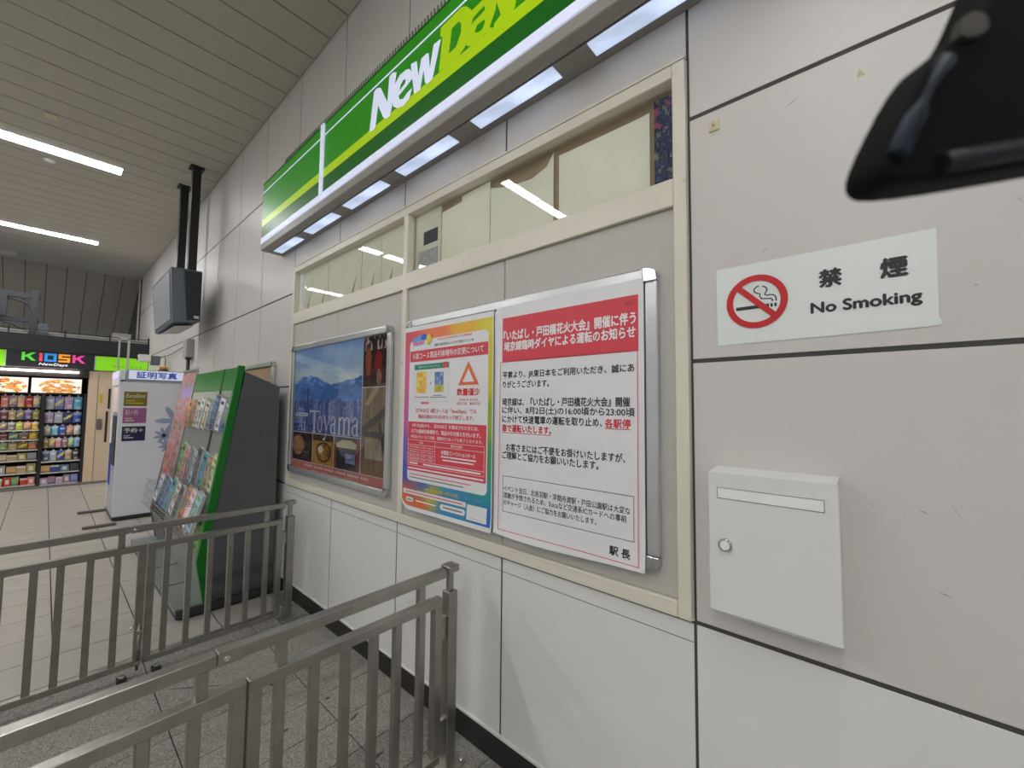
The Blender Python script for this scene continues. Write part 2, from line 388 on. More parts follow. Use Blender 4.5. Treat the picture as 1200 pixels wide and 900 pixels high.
for (x, y, rx, ry, a) in ((-0.30, 2.09, 0.03, 0.007, 0.4), (-0.36, 1.78, 0.05, 0.008, 0.15), (-0.33, 2.33, 0.012, 0.01, 0), (-0.57, 2.26, 0.012, 0.008, 0.3), (-0.29, 1.73, 0.02, 0.006, 0.9), (-0.50, 2.68, 0.01, 0.01, 0), (-1.27, 2.72, 0.03, 0.02, 0.1), (-0.80, 2.98, 0.16, 0.004, -0.7)):
    pts = []
    for k in range(14):
        t = 2 * math.pi * k / 14; r = 1 + 0.35 * noise.noise(Vector((x * 9 + math.cos(t), y * 9 + math.sin(t), 1)))
        u, v = rx * r * math.cos(t), ry * r * math.sin(t); pts.append((x + u * math.cos(a) - v * math.sin(a), y + u * math.sin(a) + v * math.cos(a)))
    poly('floor_stain', PF, pts, M_stain, fl, 1)

# --- ceiling: long slats running away from the wall
ce = thing('ceiling', None, None, (0, 0, 4.71), kind='structure')
wmesh('void', [(-11, -8, 4.75), (0.02, -8, 4.75), (0.02, 14, 4.75), (-11, 14, 4.75)], [(3, 2, 1, 0)], M_slat, ce)
wmesh('dark_void', [(-11, 1.5, 4.728), (0.02, 1.5, 4.728), (0.02, 14, 4.728), (-11, 14, 4.728)], [(3, 2, 1, 0)], M_gap, ce)
k = 0; y = 3.664 - 0.3133 * 7
while y < 13.7:
    box('slat', -11, -0.004, y + 0.005, min(y + 0.3083, 13.78), 4.71, 4.722, M_slat, ce, bev=0.002); y += 0.3133
M_house = mat('lamp_housing', (225, 225, 222), 0.5)
def tubelight(x0, y, lab):
    t = thing('ceiling_light', lab, 'light', (x0 - 0.98, y, 4.70), 'fluorescent lights in the ceiling rows')
    box('housing', x0 - 1.97, x0 + 0.01, y - 0.112, y + 0.112, 4.7062, 4.7095, M_house, t)
    box('diffuser', x0 - 1.96, x0, y - 0.105, y + 0.105, 4.7035, 4.7060, M_tube, t)
    return t
tubelight(-0.92, 7.45, 'lit ceiling light bar nearest the hanging monitor, end towards the wall')
tubelight(-0.92, 11.2, 'lit ceiling light bar furthest back, above the kiosk side')
for yy in (7.45, 11.2):
    for q in (1, 2, 3): box('light_bar', -0.92 - 2.06 * q - 1.96, -0.92 - 2.06 * q, yy - 0.105, yy + 0.105, 4.7035, 4.7060, M_tube, ce)
for yy in (3.7, -0.05, -3.8):
    for a, b in ((-2.50, -3.19), (-3.23, -5.19), (-5.29, -7.25), (-7.35, -9.3)) if yy == 3.7 else ((-0.92, -2.88), (-2.98, -4.94), (-5.04, -7.0), (-7.1, -9.1)):
        box('light_bar', b, a, yy - 0.075, yy + 0.075, 4.7035, 4.7060, M_tube, ce)
o = box('ceiling_plate', -1.60, -1.50, 6.50, 6.62, 4.695, 4.7095, M_hook, None, bev=0.003); tag(o, 'small beige rectangular cover plate on the ceiling slats', 'plate')
dt = thing('smoke_detector', 'small round white detector on the ceiling behind the light bar', 'detector', (-1.56, 7.80, 4.70))
disc('base', (-1.56, 7.80, 4.702), (0, 0, 1), 0.055, 0.014, M_house, dt, bev=0.002); disc('sensor', (-1.56, 7.80, 4.688), (0, 0, 1), 0.03, 0.014, M_house, dt, bev=0.003)
hb = thing('ceiling_hatch', 'long shallow box on the ceiling at the end wall', 'hatch', (-2.5, 13.2, 4.70))
box('hatch_frame', -3.2, -1.95, 13.08, 13.32, 4.66, 4.7095, M_slat, hb, bev=0.004); box('hatch_lid', -3.15, -2.0, 13.12, 13.28, 4.652, 4.66, M_panel, hb)

# --- sloping end wall of dark panels behind the kiosk
we = thing('wall_end', None, None, (0, 13.8, 4.71), kind='structure')
M_endp = mat('end_panel', (176, 168, 155), 0.6, vary=0.04)
ed = Vector((0, 1.7, -1.16)).normalized()
P0 = Vector((0, 13.82, 4.72)); 
for k in range(8 * 2):
    x1 = -0.004 - 0.3135 * k; x0 = x1 - 0.303
    a = P0 + Vector((x1, 0, 0)); b = P0 + Vector((x0, 0, 0)); d = ed * 3.6
    prism('end_panel', [a, b, b + d, a + d], (0, 0.56 * 0.02, 0.83 * 0.02), M_endp, we)
wmesh('backing', [P0 + Vector((0.02, 0.03, 0.03)), P0 + Vector((-11, 0.03, 0.03)), P0 + Vector((-11, 0.03, 0.03)) + ed * 4.2, P0 + Vector((0.02, 0.03, 0.03)) + ed * 4.2], [(0, 1, 2, 3)], M_gap, we)

# ================================================================== STORE SIGN
M_sgreen = mat('sign_green', (34, 138, 4), 0.36, emit=0.24, vary=0.01)
M_sgreen2 = mat('sign_green_deep', (8, 96, 12), 0.36, emit=0.18, vary=0.01)
M_slime = mat('sign_lime', (166, 200, 0), 0.36, emit=0.36, vary=0.01)
M_swhite = mat('sign_white', (216, 222, 246), 0.45, emit=0.42, vary=0.0)
M_scase = mat('sign_case', (152, 148, 142), 0.45, vary=0.03)
M_under = mat('sign_underside', (146, 142, 136), 0.4, vary=0.03)
M_led = mat('led_panel', (200, 216, 246), 0.3, emit=0.75, vary=0.5, scale=7, stretch=(1, 0.6, 1))
sg = thing('store_sign', 'long green illuminated store sign with white and lime lettering above the window frame', 'sign', (-0.095, 1.9, 3.055))
SX, SY0, SY1 = -0.190, -0.75, 4.235
box('cabinet', -0.182, -0.001, SY0, SY1, 3.06, 3.665, M_scase, sg, bev=0.003)
box('bottom_edge', -0.192, -0.124, SY0, SY1 + 0.003, 3.052, 3.112, M_scase, sg, bev=0.004)
box('underside', -0.118, -0.001, SY0, SY1 - 0.01, 3.050, 3.062, M_under, sg)
for k in range(7):
    y1 = 4.135 - 0.667 * k
    box('light_panel', -0.118 + 0.0, -0.043, y1 - 0.50, y1, 3.0465, 3.0505, M_led, sg)
box('light_band', -0.196, -0.18, SY0, SY1, 3.113, 3.168, M_swhite, sg, bev=0.003)
for (a, b, nm) in ((2.998, SY1, 'left'), (SY0, 2.962, 'main')):
    box('face_panel', SX, -0.180, a, b, 3.168, 3.680, M_sgreen, sg, bev=0.002)
SP = WP(SX)
for (a, b) in ((SY1, 2.998), (2.962, SY0)):
    rect('deep_green_band', SP, -a + 0.002, 3.170, -b - 0.002, 3.275, M_sgreen2, sg, 2)
    rect('lime_stripe', SP, -a + 0.001, 3.275, -b - 0.001, 3.340, M_slime, sg, 3)
    rect('white_line', SP, -a + 0.002, 3.592, -b - 0.002, 3.604, M_swhite, sg, 3)
box('divider', -0.202, -0.178, 2.955, 3.005, 3.150, 3.690, M_swhite, sg, bev=0.003)
box('top_cap', -0.192, -0.001, SY0, SY1, 3.68, 3.69, M_sgreen2, sg)
# logo, drawn as solid slanted letters
def letter(polys, ox, sc, m, lay, name='letter', zb=3.336, shear=0.20):
    for pts in polys:
        q = [(ox + (x + shear * y) * sc, zb + y * sc) for x, y in pts]
        poly(name, SP, q, m, sg, lay)
H = 0.245
def arc(cx, cy, rx, ry, a0, a1, n=10): return [(cx + rx * math.cos(math.radians(a0 + (a1 - a0) * k / n)), cy + ry * math.sin(math.radians(a0 + (a1 - a0) * k / n))) for k in range(n + 1)]
def ringarc(cx, cy, rx, ry, tx, ty, a0, a1, n=14):
    o = arc(cx, cy, rx, ry, a0, a1, n); i = arc(cx, cy, rx - tx, ry - ty, a1, a0, n)
    return [[o[k], o[k + 1], i[n - k - 1], i[n - k]] for k in range(n)]
def strokes(ps, ox, m, lay, name='letter', sc=H):
    vs, fs = [], []
    for pts in ps:
        b = len(vs); vs += [SP.at(ox + (x + 0.22 * y) * sc, 3.336 + y * sc, lay * LAY + b * 2e-5) for x, y in pts]; fs.append(tuple(range(b, b + len(pts))))
    return wmesh(name, vs, fs, m, sg)
LOGO = {
  'letter_n': [(-2.314, 3.331), (-2.271, 3.570), (-2.238, 3.577), (-2.194, 3.557), (-2.114, 3.428), (-2.099, 3.576), (-2.060, 3.580), (-2.023, 3.561), (-2.067, 3.360), (-2.084, 3.326), (-2.129, 3.329), (-2.155, 3.352), (-2.218, 3.457), (-2.242, 3.332), (-2.264, 3.323)],
  'letter_e': [(-2.041, 3.492), (-1.987, 3.525), (-1.928, 3.522), (-1.894, 3.509), (-1.869, 3.475), (-1.864, 3.435), (-1.899, 3.425), (-1.968, 3.408), (-1.995, 3.404), (-1.984, 3.375), (-1.946, 3.363), (-1.910, 3.378), (-1.862, 3.382), (-1.887, 3.336), (-1.944, 3.320), (-2.004, 3.334), (-2.050, 3.367), (-2.062, 3.410)],
  'letter_w': [(-1.882, 3.529), (-1.826, 3.516), (-1.807, 3.421), (-1.784, 3.505), (-1.739, 3.507), (-1.719, 3.499), (-1.706, 3.408), (-1.677, 3.521), (-1.617, 3.516), (-1.682, 3.334), (-1.733, 3.333), (-1.747, 3.355), (-1.761, 3.429), (-1.788, 3.331), (-1.844, 3.337)],
  'letter_d': [(-1.629, 3.342), (-1.604, 3.515), (-1.625, 3.533), (-1.619, 3.576), (-1.462, 3.582), (-1.424, 3.563), (-1.387, 3.519), (-1.386, 3.467), (-1.426, 3.362), (-1.480, 3.334)],
  'letter_a': [(-1.399, 3.514), (-1.317, 3.519), (-1.267, 3.509), (-1.218, 3.473), (-1.228, 3.413), (-1.264, 3.355), (-1.237, 3.332), (-1.239, 3.313), (-1.294, 3.343), (-1.325, 3.337), (-1.371, 3.334), (-1.410, 3.350), (-1.431, 3.376), (-1.393, 3.445)],
  'letter_y': [(-1.232, 3.580), (-1.231, 3.472), (-1.194, 3.368), (-1.235, 3.353), (-1.237, 3.300), (-1.141, 3.300), (-1.146, 3.305), (-1.110, 3.350), (-1.085, 3.480), (-1.062, 3.585), (-1.150, 3.585), (-1.178, 3.470), (-1.185, 3.585)],
  'h_e': [(-1.986, 3.430), (-1.977, 3.458), (-1.946, 3.475), (-1.922, 3.459), (-1.933, 3.443)],
  'h_d': [(-1.549, 3.396), (-1.530, 3.515), (-1.479, 3.520), (-1.460, 3.497), (-1.461, 3.454), (-1.495, 3.400)],
  'h_a1': [(-1.385, 3.442), (-1.374, 3.469), (-1.328, 3.478), (-1.299, 3.480), (-1.294, 3.459), (-1.325, 3.453), (-1.367, 3.450)],
  'h_a2': [(-1.363, 3.391), (-1.347, 3.416), (-1.299, 3.413), (-1.293, 3.398), (-1.312, 3.373), (-1.343, 3.378)],
}
for k, (nm, pts) in enumerate(LOGO.items()):
    if nm.startswith('h_'): poly('letter_gap', SP, pts, M_sgreen, sg, 6)
    else: poly(nm, SP, pts, M_swhite if nm in ('letter_n', 'letter_e', 'letter_w') else M_slime, sg, 4 + (k % 2) * 0.5)
strokes([[(x, z) for x, z in seg] for seg in ringarc(0.30, 0.64, 0.32, 0.28, 0.19, 0.15, 30, 270) + ringarc(0.28, 0.26, 0.32, 0.28, 0.19, 0.15, -150, 90)], -1.065, M_slime, 5, 'letter_s')
# bird spikes on top of the sign
M_pin = mat('spike_plastic', (120, 116, 110), 0.5)
sp = thing('bird_spike_strip', 'row of thin upright bird spikes along the top of the green sign', 'bird spikes', (-0.05, 2.2, 3.69))
box('strip', -0.185, -0.165, -0.6, 3.8, 3.690, 3.696, M_pin, sp)
for k in range(150):
    y = 3.75 - 0.0285 * k
    box('spike', -0.178, -0.172, y - 0.004, y + 0.004, 3.69, 3.745, M_pin, sp)

# ================================================================== POSTER FRAMES
def snap_frame(name, lab, y0, y1, z0, z1, w, m_back, cover=False, d=0.030, group=None):
    """y0<y1 world; bars with rounded corner caps"""
    t = thing(name, lab, 'frame', (-0.002, (y0 + y1) / 2, z0), group)
    box('backing_panel', -0.010, -0.0015, y0 + w * 0.4, y1 - w * 0.4, z0 + w * 0.4, z1 - w * 0.4, m_back, t)
    def bar(a0, a1, b0, b1, vert):
        o = box('frame_bar', -d, -0.0015, a0, a1, b0, b1, M_alu, t, bev=0.007, seg=3); return o
    c = w * 1.15
    bar(y0 + c, y1 - c, z0, z0 + w, 0); bar(y0 + c, y1 - c, z1 - w, z1, 0)
    bar(y0, y0 + w, z0 + c, z1 - c, 1); bar(y1 - w, y1, z0 + c, z1 - c, 1)
    for (yc, sy) in ((y0, 1), (y1, -1)):
        for (zc, sz) in ((z0, 1), (z1, -1)):
            R = w * 0.9; pts = []
            for k in range(7):
                a = math.pi + math.pi / 2 * k / 6
                pts.append((yc + sy * (R + R * math.cos(a)), zc + sz * (R + R * math.sin(a))))
            pts += [(yc + sy * c, zc), (yc + sy * c, zc + sz * w), (yc + sy * w, zc + sz * c), (yc, zc + sz * c)]
            prism('corner_cap', [(-d - 0.002, p[0], p[1]) for p in pts], (d, 0, 0), M_chrome, t, bev=0.003)
    if cover:
        wmesh('clear_cover', [(-0.021, y1 - w, z0 + w), (-0.021, y0 + w, z0 + w), (-0.021, y0 + w, z1 - w), (-0.021, y1 - w, z1 - w)], [(0, 1, 2, 3)], M_acryl, t)
    return t
M_fback = mat('frame_backing', (168, 172, 168), 0.5)
snap_frame('notice_board', 'aluminium snap frame holding the blue city travel poster', 2.272, 3.848, 1.056, 2.142, 0.046, M_fback, cover=True)
f2 = snap_frame('notice_board', 'wide aluminium snap frame behind the rainbow bordered and red notices', 0.568, 2.106, 1.062, 2.140, 0.046, M_fback)
box('clip_bar', -0.032, -0.024, 1.345, 1.362, 1.10, 2.09, M_alu, f2, bev=0.002)

# --- travel poster
tp = thing('poster', 'travel poster with blue city skyline and small food and street photos', 'poster', (-0.012, 3.04, 1.08))
TPp = WP(-0.012)
box('sheet', -0.0115, -0.0105, 2.318, 3.80, 1.082, 2.096, M_paper, tp)
def fbm(x, y, z=0.0, o=4):
    s, a = 0, 1
    for i in range(o): s += a * noise.noise(Vector((x * 2 ** i, y * 2 ** i, z + i * 7))); a *= 0.5
    return s
bld = [(random.random(), 0.012 + 0.03 * random.random(), 0.05 + 0.13 * random.random() ** 1.6, random.random()) for _ in range(150)]
def city(s, t):
    # t 0 bottom .. 1 top
    h = 0.40 + 0.06 * fbm(s * 3, 0.3)
    mt = 0.60 + 0.08 * fbm(s * 2.2, 4.0) + 0.06 * math.exp(-((s - 0.25) / 0.18) ** 2)
    c = None
    if t > mt:
        k = (t - mt) / (1 - mt); n = fbm(s * 3, t * 4, 2) + (0.8 if abs(t - 0.93 + 0.35 * s) < 0.05 else 0)
        c = (128 + 40 * (1 - k) + 30 * n, 158 + 30 * (1 - k) + 25 * n, 200 + 10 * n)
        if t < mt + 0.10: c = tuple(a * 0.6 + b * 0.4 for a, b in zip(c, (205, 200, 200)))
    elif t > 0.34:
        n = fbm(s * 9, t * 9, 5); sn = max(0, fbm(s * 14, t * 22, 9)) * 90 * max(0, (t - 0.42) / 0.2)
        c = (70 + 25 * n + sn, 112 + 25 * n + sn, 172 + 22 * n + sn * .6)
    else: c = (60, 80, 140)
    if t < 0.40 and t <= 0.36 + 0.02 * fbm(s * 6, 1):
        n = fbm(s * 22, t * 22, 3); c = (62 + 50 * n, 76 + 50 * n, 132 + 40 * n)
    for (bx, bw, bh, sh) in bld:
        if abs(s - bx) < bw / 2 and t < 0.22 + bh and t > 0.10:
            q = 44 + 80 * sh + 60 * fbm(s * 60, t * 60, 1, 2); c = (q, q + 14, q + 66); 
    if abs(s - 0.245) < 0.018 and 0.2 < t < 0.53: c = (52, 66, 118)
    if t < 0.10 + 0.05 * s: n = fbm(s * 12, t * 30, 8); c = (62 + 40 * n, 80 + 40 * n, 140 + 30 * n)
    c = tuple(v * 1.12 + 16 for v in c)  # overall lift paints the cover's reflection haze into the print
    return tuple(max(0, min(255, v)) for v in c)
picture('city_photo', TPp, -3.79, 1.405, -2.640, 2.094, 150, 96, city, M_pic, tp, 1)
def street(s, t):
    n = fbm(s * 5, t * 9, 11); b = 62 + 30 * n
    if t < 0.35: b = 88 + 20 * n
    c = (b + 10, b - 6, b - 14)
    if math.hypot((s - 0.62) / 0.16, (t - 0.45) / 0.25) < 1: c = (165 + 30 * n, 60, 58)
    if math.hypot((s - 0.66) / 0.10, (t - 0.18) / 0.16) < 1: c = (190, 140, 130)
    if math.hypot((s - 0.22) / 0.12, (t - 0.50) / 0.30) < 1: c = (180 + 30 * n, 105, 75)
    if t > 0.72 and noise.noise(Vector((s * 14, t * 6, 2))) > 0.15: c = (215, 205, 200)
    return tuple(max(0, min(255, v)) for v in c)
picture('street_photo', TPp, -2.630, 1.755, -2.320, 2.094, 30, 36, street, M_pic, tp, 1)
def barn(s, t):
    n = fbm(s * 6, t * 4, 21); st = 18 * math.sin(s * 60 + n * 3)
    c = (150 + 30 * n + st, 124 + 26 * n + st, 92 + 20 * n + st)
    if abs(t - 0.62 - 0.25 * (s - .5)) < 0.05 or abs(t - 0.47) < 0.03: c = (95 + st, 76 + st, 55)
    if t > 0.80 and abs((t - 0.8) - 0.5 * (s - 0.2)) < 0.05: c = (196, 170, 120)
    if 0.18 < t < 0.42 and 0.15 < s < 0.85: c = (178 + 25 * n + st, 168 + 20 * n + st, 150 + st)
    if t < 0.18: c = (142 + 25 * n, 108 + 20 * n, 66)
    if s > 0.7 and t > 0.25 and t < 0.62 and abs((s - 0.7) - (0.62 - t) * 0.7) < 0.06: c = (84, 74, 64)
    return tuple(max(0, min(255, v)) for v in c)
picture('farmhouse_photo', TPp, -2.630, 1.168, -2.320, 1.748, 32, 60, barn, M_pic, tp, 1)
def food1(s, t):
    n = fbm(s * 6, t * 7, 31); c = (60 + 40 * n, 40 + 25 * n, 48 + 25 * n)
    if math.hypot((s - 0.3) / 0.3, (t - 0.55) / 0.35) < 1: c = (185 + 30 * n, 130 + 40 * n, 95 + 30 * n)
    if math.hypot((s - 0.72) / 0.12, (t - 0.4) / 0.3) < 1 and n > 0: c = (90, 130, 90)
    return tuple(max(0, min(255, v)) for v in c)
def food2(s, t):
    n = fbm(s * 7, t * 7, 41); c = (196 + 25 * n, 148 + 25 * n, 70 + 15 * n); r = math.hypot((s - 0.55) / 0.36, (t - 0.42) / 0.34)
    if r < 1: c = (70 + 20 * n, 62, 44)
    if r < 0.82: c = (170 + 70 * n, 120 + 80 * n, 60 + 30 * n)
    if math.hypot((s - .4) / .13, (t - .5) / .12) < 1: c = (232, 222, 190)
    if t > 0.8: c = (80 + 60 * n, 60 + 40 * n, 50)
    return tuple(max(0, min(255, v)) for v in c)
def shopf(s, t):
    n = fbm(s * 6, t * 7, 51); c = (70 + 30 * n, 60 + 25 * n, 72 + 25 * n)
    if math.hypot((s - 0.5) / 0.44, (t - 0.66) / 0.26) < 1 and t > 0.68: c = (226, 216, 172)
    if 0.45 < s < 0.85 and 0.22 < t < 0.5: c = (150 + 40 * n, 160 + 40 * n, 205)
    if s > 0.86 or (s < 0.1): c = (150 + 20 * n, 84, 66)
    return tuple(max(0, min(255, v)) for v in c)
picture('dish_photo', TPp, -3.79, 1.168, -3.402, 1.398, 30, 24, food1, M_pic, tp, 1)
picture('dish_photo', TPp, -3.392, 1.168, -3.032, 1.398, 30, 24, food2, M_pic, tp, 1)
picture('shop_photo', TPp, -3.022, 1.168, -2.642, 1.398, 30, 24, shopf, M_pic, tp, 1)
M_salm = mat('print_salmon', (216, 128, 118), 0.45, vary=0.02)
rect('pink_band', TPp, -3.79, 1.084, -2.320, 1.163, M_salm, tp, 1)
# tall serif lettering
def serif(s, u, v, sx, sz, th=0.12):
    """tall condensed serif letters as stroke polygons, cell coordinates"""
    B = {'T': [[(.42, 0), (.58, 0), (.58, 1), (.42, 1)], [(0, .93), (1, .93), (1, 1), (0, 1)], [(0, .78), (.07, .93), (0, .93)], [(1, .78), (.93, .93), (1, .93)], [(.28, 0), (.72, 0), (.72, .04), (.28, .04)]],
         'A': [[(.08, 0), (.16, 0), (.54, 1), (.48, 1)], [(.48, 1), (.56, 1), (.94, 0), (.76, 0)], [(.24, .3), (.72, .3), (.72, .36), (.24, .36)], [(0, 0), (.28, 0), (.28, .04), (0, .04)], [(.66, 0), (1, 0), (1, .04), (.66, .04)]],
         't': [[(.35, .05), (.55, .05), (.55, .95), (.35, .85)], [(.1, .62), (.9, .62), (.9, .68), (.1, .68)], [(.35, 0), (.8, 0), (.9, .1), (.5, .08)]],
         'o': ringarc(.5, .5, .5, .5, .2, .07, 0, 360, 18),
         'y': [[(.0, 1), (.22, 1), (.58, .25), (.46, .1)], [(.46, .1), (.58, .2), (.92, 1), (.84, 1)], [(.5, .2), (.57, .15), (.3, -.35), (.2, -.35)], [(.0, -.4), (.3, -.4), (.32, -.28), (.0, -.3)], [(-.05, .95), (.35, .95), (.35, 1), (-.05, 1)], [(.68, .95), (1.02, .95), (1.02, 1), (.68, 1)]],
         'a': ringarc(.42, .3, .42, .3, .18, .06, 60, 330, 12) + ringarc(.45, .74, .33, .26, .14, .06, 0, 170, 8) + [[(.62, .05), (.8, 0), (.8, .75), (.62, .75)], [(.78, 0), (1, .02), (1, .07), (.78, .1)], [(.3, .5), (.64, .56), (.64, .62), (.3, .58)]],
         'm': [[(.08, 0), (.2, 0), (.2, 1), (.08, .96)], [(.46, 0), (.58, 0), (.58, .8), (.46, .8)], [(.84, 0), (.96, 0), (.96, .8), (.84, .8)], [(.0, 0), (.28, 0), (.28, .04), (0, .04)], [(.38, 0), (.66, 0), (.66, .04), (.38, .04)], [(.76, 0), (1.04, 0), (1.04, .04), (.76, .04)]] + ringarc(.39, .76, .19, .24, .1, .07, 0, 170, 8) + ringarc(.77, .76, .19, .24, .1, .07, 0, 170, 8)}
    vs, fs = [], []
    for pts in B[s]:
        b = len(vs); vs += [TPp.at(u + x * sx, v + z * sz, 3 * LAY + b * 2e-5) for x, z in pts]; fs.append(tuple(range(b, b + len(pts))))
    wmesh('lettering', vs, fs, M_inkw, tp)
serif('A', -3.68, 1.415, 0.09, 0.105); serif('t', -3.58, 1.415, 0.05, 0.10)
serif('T', -3.46, 1.410, 0.175, 0.175)
for ch, u, w in (('o', -3.315, 0.09), ('y', -3.21, 0.11), ('a', -3.09, 0.10), ('m', -2.975, 0.19), ('a', -2.765, 0.11)):
    serif(ch, u, 1.412, w, 0.132)
rect('white_label', TPp, -3.755, 1.535, -3.50, 1.562, M_inkw, tp, 3)
strips('small_print', TPp, [(-3.74 + 0.045 * k, 1.544, -3.74 + 0.045 * k + 0.03, 1.553) for k in range(5)], M_grey, tp, 4)
strips('small_print', TPp, [(-3.53 + 0.026 * k, 1.131, -3.53 + 0.026 * k + 0.018, 1.146) for k in range(39) if k % 7 != 6], M_inkw, tp, 3)
strips('small_print', TPp, [(-3.40 + 0.020 * k, 1.098, -3.40 + 0.020 * k + 0.014, 1.109) for k in range(37) if k % 9 != 8], M_inkw, tp, 3)

# --- notice with red heading
def bend_red(u, v):
    b = 0.012 * max(0.0, (1.13 - v) / 0.12) ** 2 if v < 1.13 else 0.0
    return b + 0.004 * math.sin(u * 9) * max(0, (1.14 - v) / 0.1)
RP = WP(-0.033, bend_red)
rn = thing('poster', 'white station notice with red heading band and black Japanese text', 'poster', (-0.033, 0.98, 1.04))
def sheet(P, u0, v0, u1, v1, m, parent, nu=20, nv=30, cut=None):
    vs = []; 
    for lay in (0, -1):
        for j in range(nv + 1):
            for i in range(nu + 1):
                u = u0 + (u1 - u0) * i / nu; v = v0(u) + (v1(u) - v0(u)) * j / nv
                if cut: u, v = cut(u, v)
                vs.append(P.at(u, v, lay * 0.0009))
    n = (nu + 1) * (nv + 1); fs = []
    for j in range(nv):
        for i in range(nu):
            a = j * (nu + 1) + i; fs.append((a, a + 1, a + nu + 2, a + nu + 1)); fs.append((n + a, n + a + nu + 1, n + a + nu + 2, n + a + 1))
    o = wmesh('sheet', vs, fs, m, parent, smooth=True); return o
sheet(RP, -1.350, lambda u: 1.046 - 0.008 * math.sin((u + 1.35) * 6), -0.616, lambda u: 2.103, M_paper, rn)
rect('heading_band', RP, -1.309, 1.838, -0.636, 2.046, M_red, rn, 1, 12, 4)
M_ln = M_pinkl
frame_print('red_border', RP, -1.322, 1.066, -0.638, 1.84, 0.0035, M_ln, rn, 1)
text('『いたばし・戸田橋花火大会』開催に伴う', RP, M_inkw, rn, box=(-1.302, 1.938, -0.646, 1.984), bold=0.03)
text('埼京線臨時ダイヤによる運転のお知らせ', RP, M_inkw, rn, box=(-1.297, 1.888, -0.648, 1.932), bold=0.03)
text('別紙２', RP, mat('print_dark_red', (150, 50, 60), 0.5), rn, box=(-0.690, 2.010, -0.646, 2.028))
def line(s, P, yL, yR, zc, h, m, parent, bold=0.02, **k): return text(s, P, m, parent, box=(-yL, zc - h / 2, -yR, zc + h / 2), bold=bold, **k)
line('平素より、JR東日本をご利用いただき、誠にあ', RP, 1.303, 0.653, 1.775, 0.036, M_ink, rn)
line('りがとうございます。', RP, 1.301, 1.037, 1.733, 0.032, M_ink, rn)
line('埼京線は、『いたばし・戸田橋花火大会』開催', RP, 1.305, 0.670, 1.652, 0.036, M_ink, rn)
line('に伴い、8月2日(土)の16:00頃から23:00頃', RP, 1.305, 0.652, 1.612, 0.036, M_ink, rn)
line('にかけて快速電車の運転を取り止め、', RP, 1.304, 0.785, 1.573, 0.034, M_ink, rn)
line('各駅停', RP, 0.772, 0.668, 1.571, 0.034, M_redink, rn, bold=0.025)
line('車で運転いたします。', RP, 1.303, 1.025, 1.531, 0.034, M_redink, rn, bold=0.025)
strips('underline', RP, [(-0.772, 1.549, -0.668, 1.5515), (-1.303, 1.509, -1.025, 1.5115)], M_redink, rn, 2)
line('お客さまにはご不便をお掛けいたしますが、', RP, 1.278, 0.690, 1.445, 0.034, M_ink, rn)
line('ご理解とご協力をお願いいたします。', RP, 1.302, 0.800, 1.408, 0.034, M_ink, rn)
frame_print('text_box', RP, -1.298, 1.150, -0.657, 1.313, 0.0022, M_ink, rn, 1)
line('イベント当日、北赤羽駅・浮間舟渡駅・戸田公園駅は大変な', RP, 1.291, 0.671, 1.2575, 0.026, M_ink, rn, bold=0.005)
line('混雑が予想されるため、Suicaなど交通系ICカードへの事前', RP, 1.291, 0.686, 1.2265, 0.026, M_ink, rn, bold=0.005)
line('のチャージ（入金）にご協力をお願いいたします。', RP, 1.290, 0.810, 1.193, 0.026, M_ink, rn, bold=0.005)
line('駅 長', RP, 0.755, 0.672, 1.102, 0.032, M_ink, rn, bold=0.03)

# --- rainbow bordered notice
def bend_l(u, v):
    b = 0.010 * max(0.0, (1.12 - v) / 0.1) ** 1.5 if v < 1.12 else 0.0
    c = max(0.0, (-u - 1.95) / 0.2) * max(0.0, (1.12 - v) / 0.12)
    return b - 0.002 * c
LP = WP(-0.0335, bend_l)
ln_ = thing('poster', 'notice with rainbow coloured border, orange triangle and red text blocks', 'poster', (-0.0335, 1.74, 1.04))
def cut_l(u, v):      # rounded, curled lower left corner
    du, dv = u - (-2.108), v - 1.03
    if du < 0.10 and dv < 0.07: v = max(v, 1.03 + 0.052 * (1 - du / 0.10) ** 1.8)
    return u, v
sheet(LP, -2.118, lambda u: 1.036, -1.366, lambda u: 2.094, M_paper, ln_, cut=cut_l)
def rainbow(s, t):
    st = [((255 * 0.86, 70, 90), 0.0, 1.0), ((236, 122, 70), 0.42, 1.0), ((232, 178, 50), 0.7, 1.0), ((222, 206, 60), 1.0, 1.0), ((214, 200, 30), 1.0, 0.72), ((150, 178, 40), 1.0, 0.5), ((60, 150, 90), 1.0, 0.3),
          ((40, 150, 150), 0.95, 0.16), ((40, 110, 200), 1.0, 0.03), ((216, 90, 150), 0.0, 0.75), ((200, 90, 160), 0.0, 0.5), ((120, 90, 180), 0.0, 0.3), ((70, 80, 180), 0.0, 0.19), ((60, 90, 190), 0.3, 0.15),
          ((228, 110, 60), 0.0, 0.05), ((224, 100, 50), 0.25, 0.0), ((190, 190, 70), 0.35, 0.09), ((60, 140, 190), 0.55, 0.0), ((50, 140, 190), 0.6, 0.12)]
    w = 0; c = [0, 0, 0]
    for col, a, b in st:
        q = 1.0 / (((s - a) ** 2 + ((t - b) * 1.4) ** 2) ** 1.6 + 1e-4); w += q
        for i in range(3): c[i] += q * col[i]
    return tuple(v / w for v in c)
o = picture('rainbow_border', LP, -2.100, 1.058, -1.372, 2.066, 44, 60, rainbow, M_pic, ln_, 1)
for v in o.data.vertices:                                    # follow the rounded corner
    y, z = v.co.y + wl(ln_).y, v.co.z + wl(ln_).z
    du, dv = -y + 2.108, z - 1.03
    if du < 0.10 and dv < 0.09: v.co.z = max(z, 1.050 + 0.052 * (1 - du / 0.10) ** 1.8) - wl(ln_).z
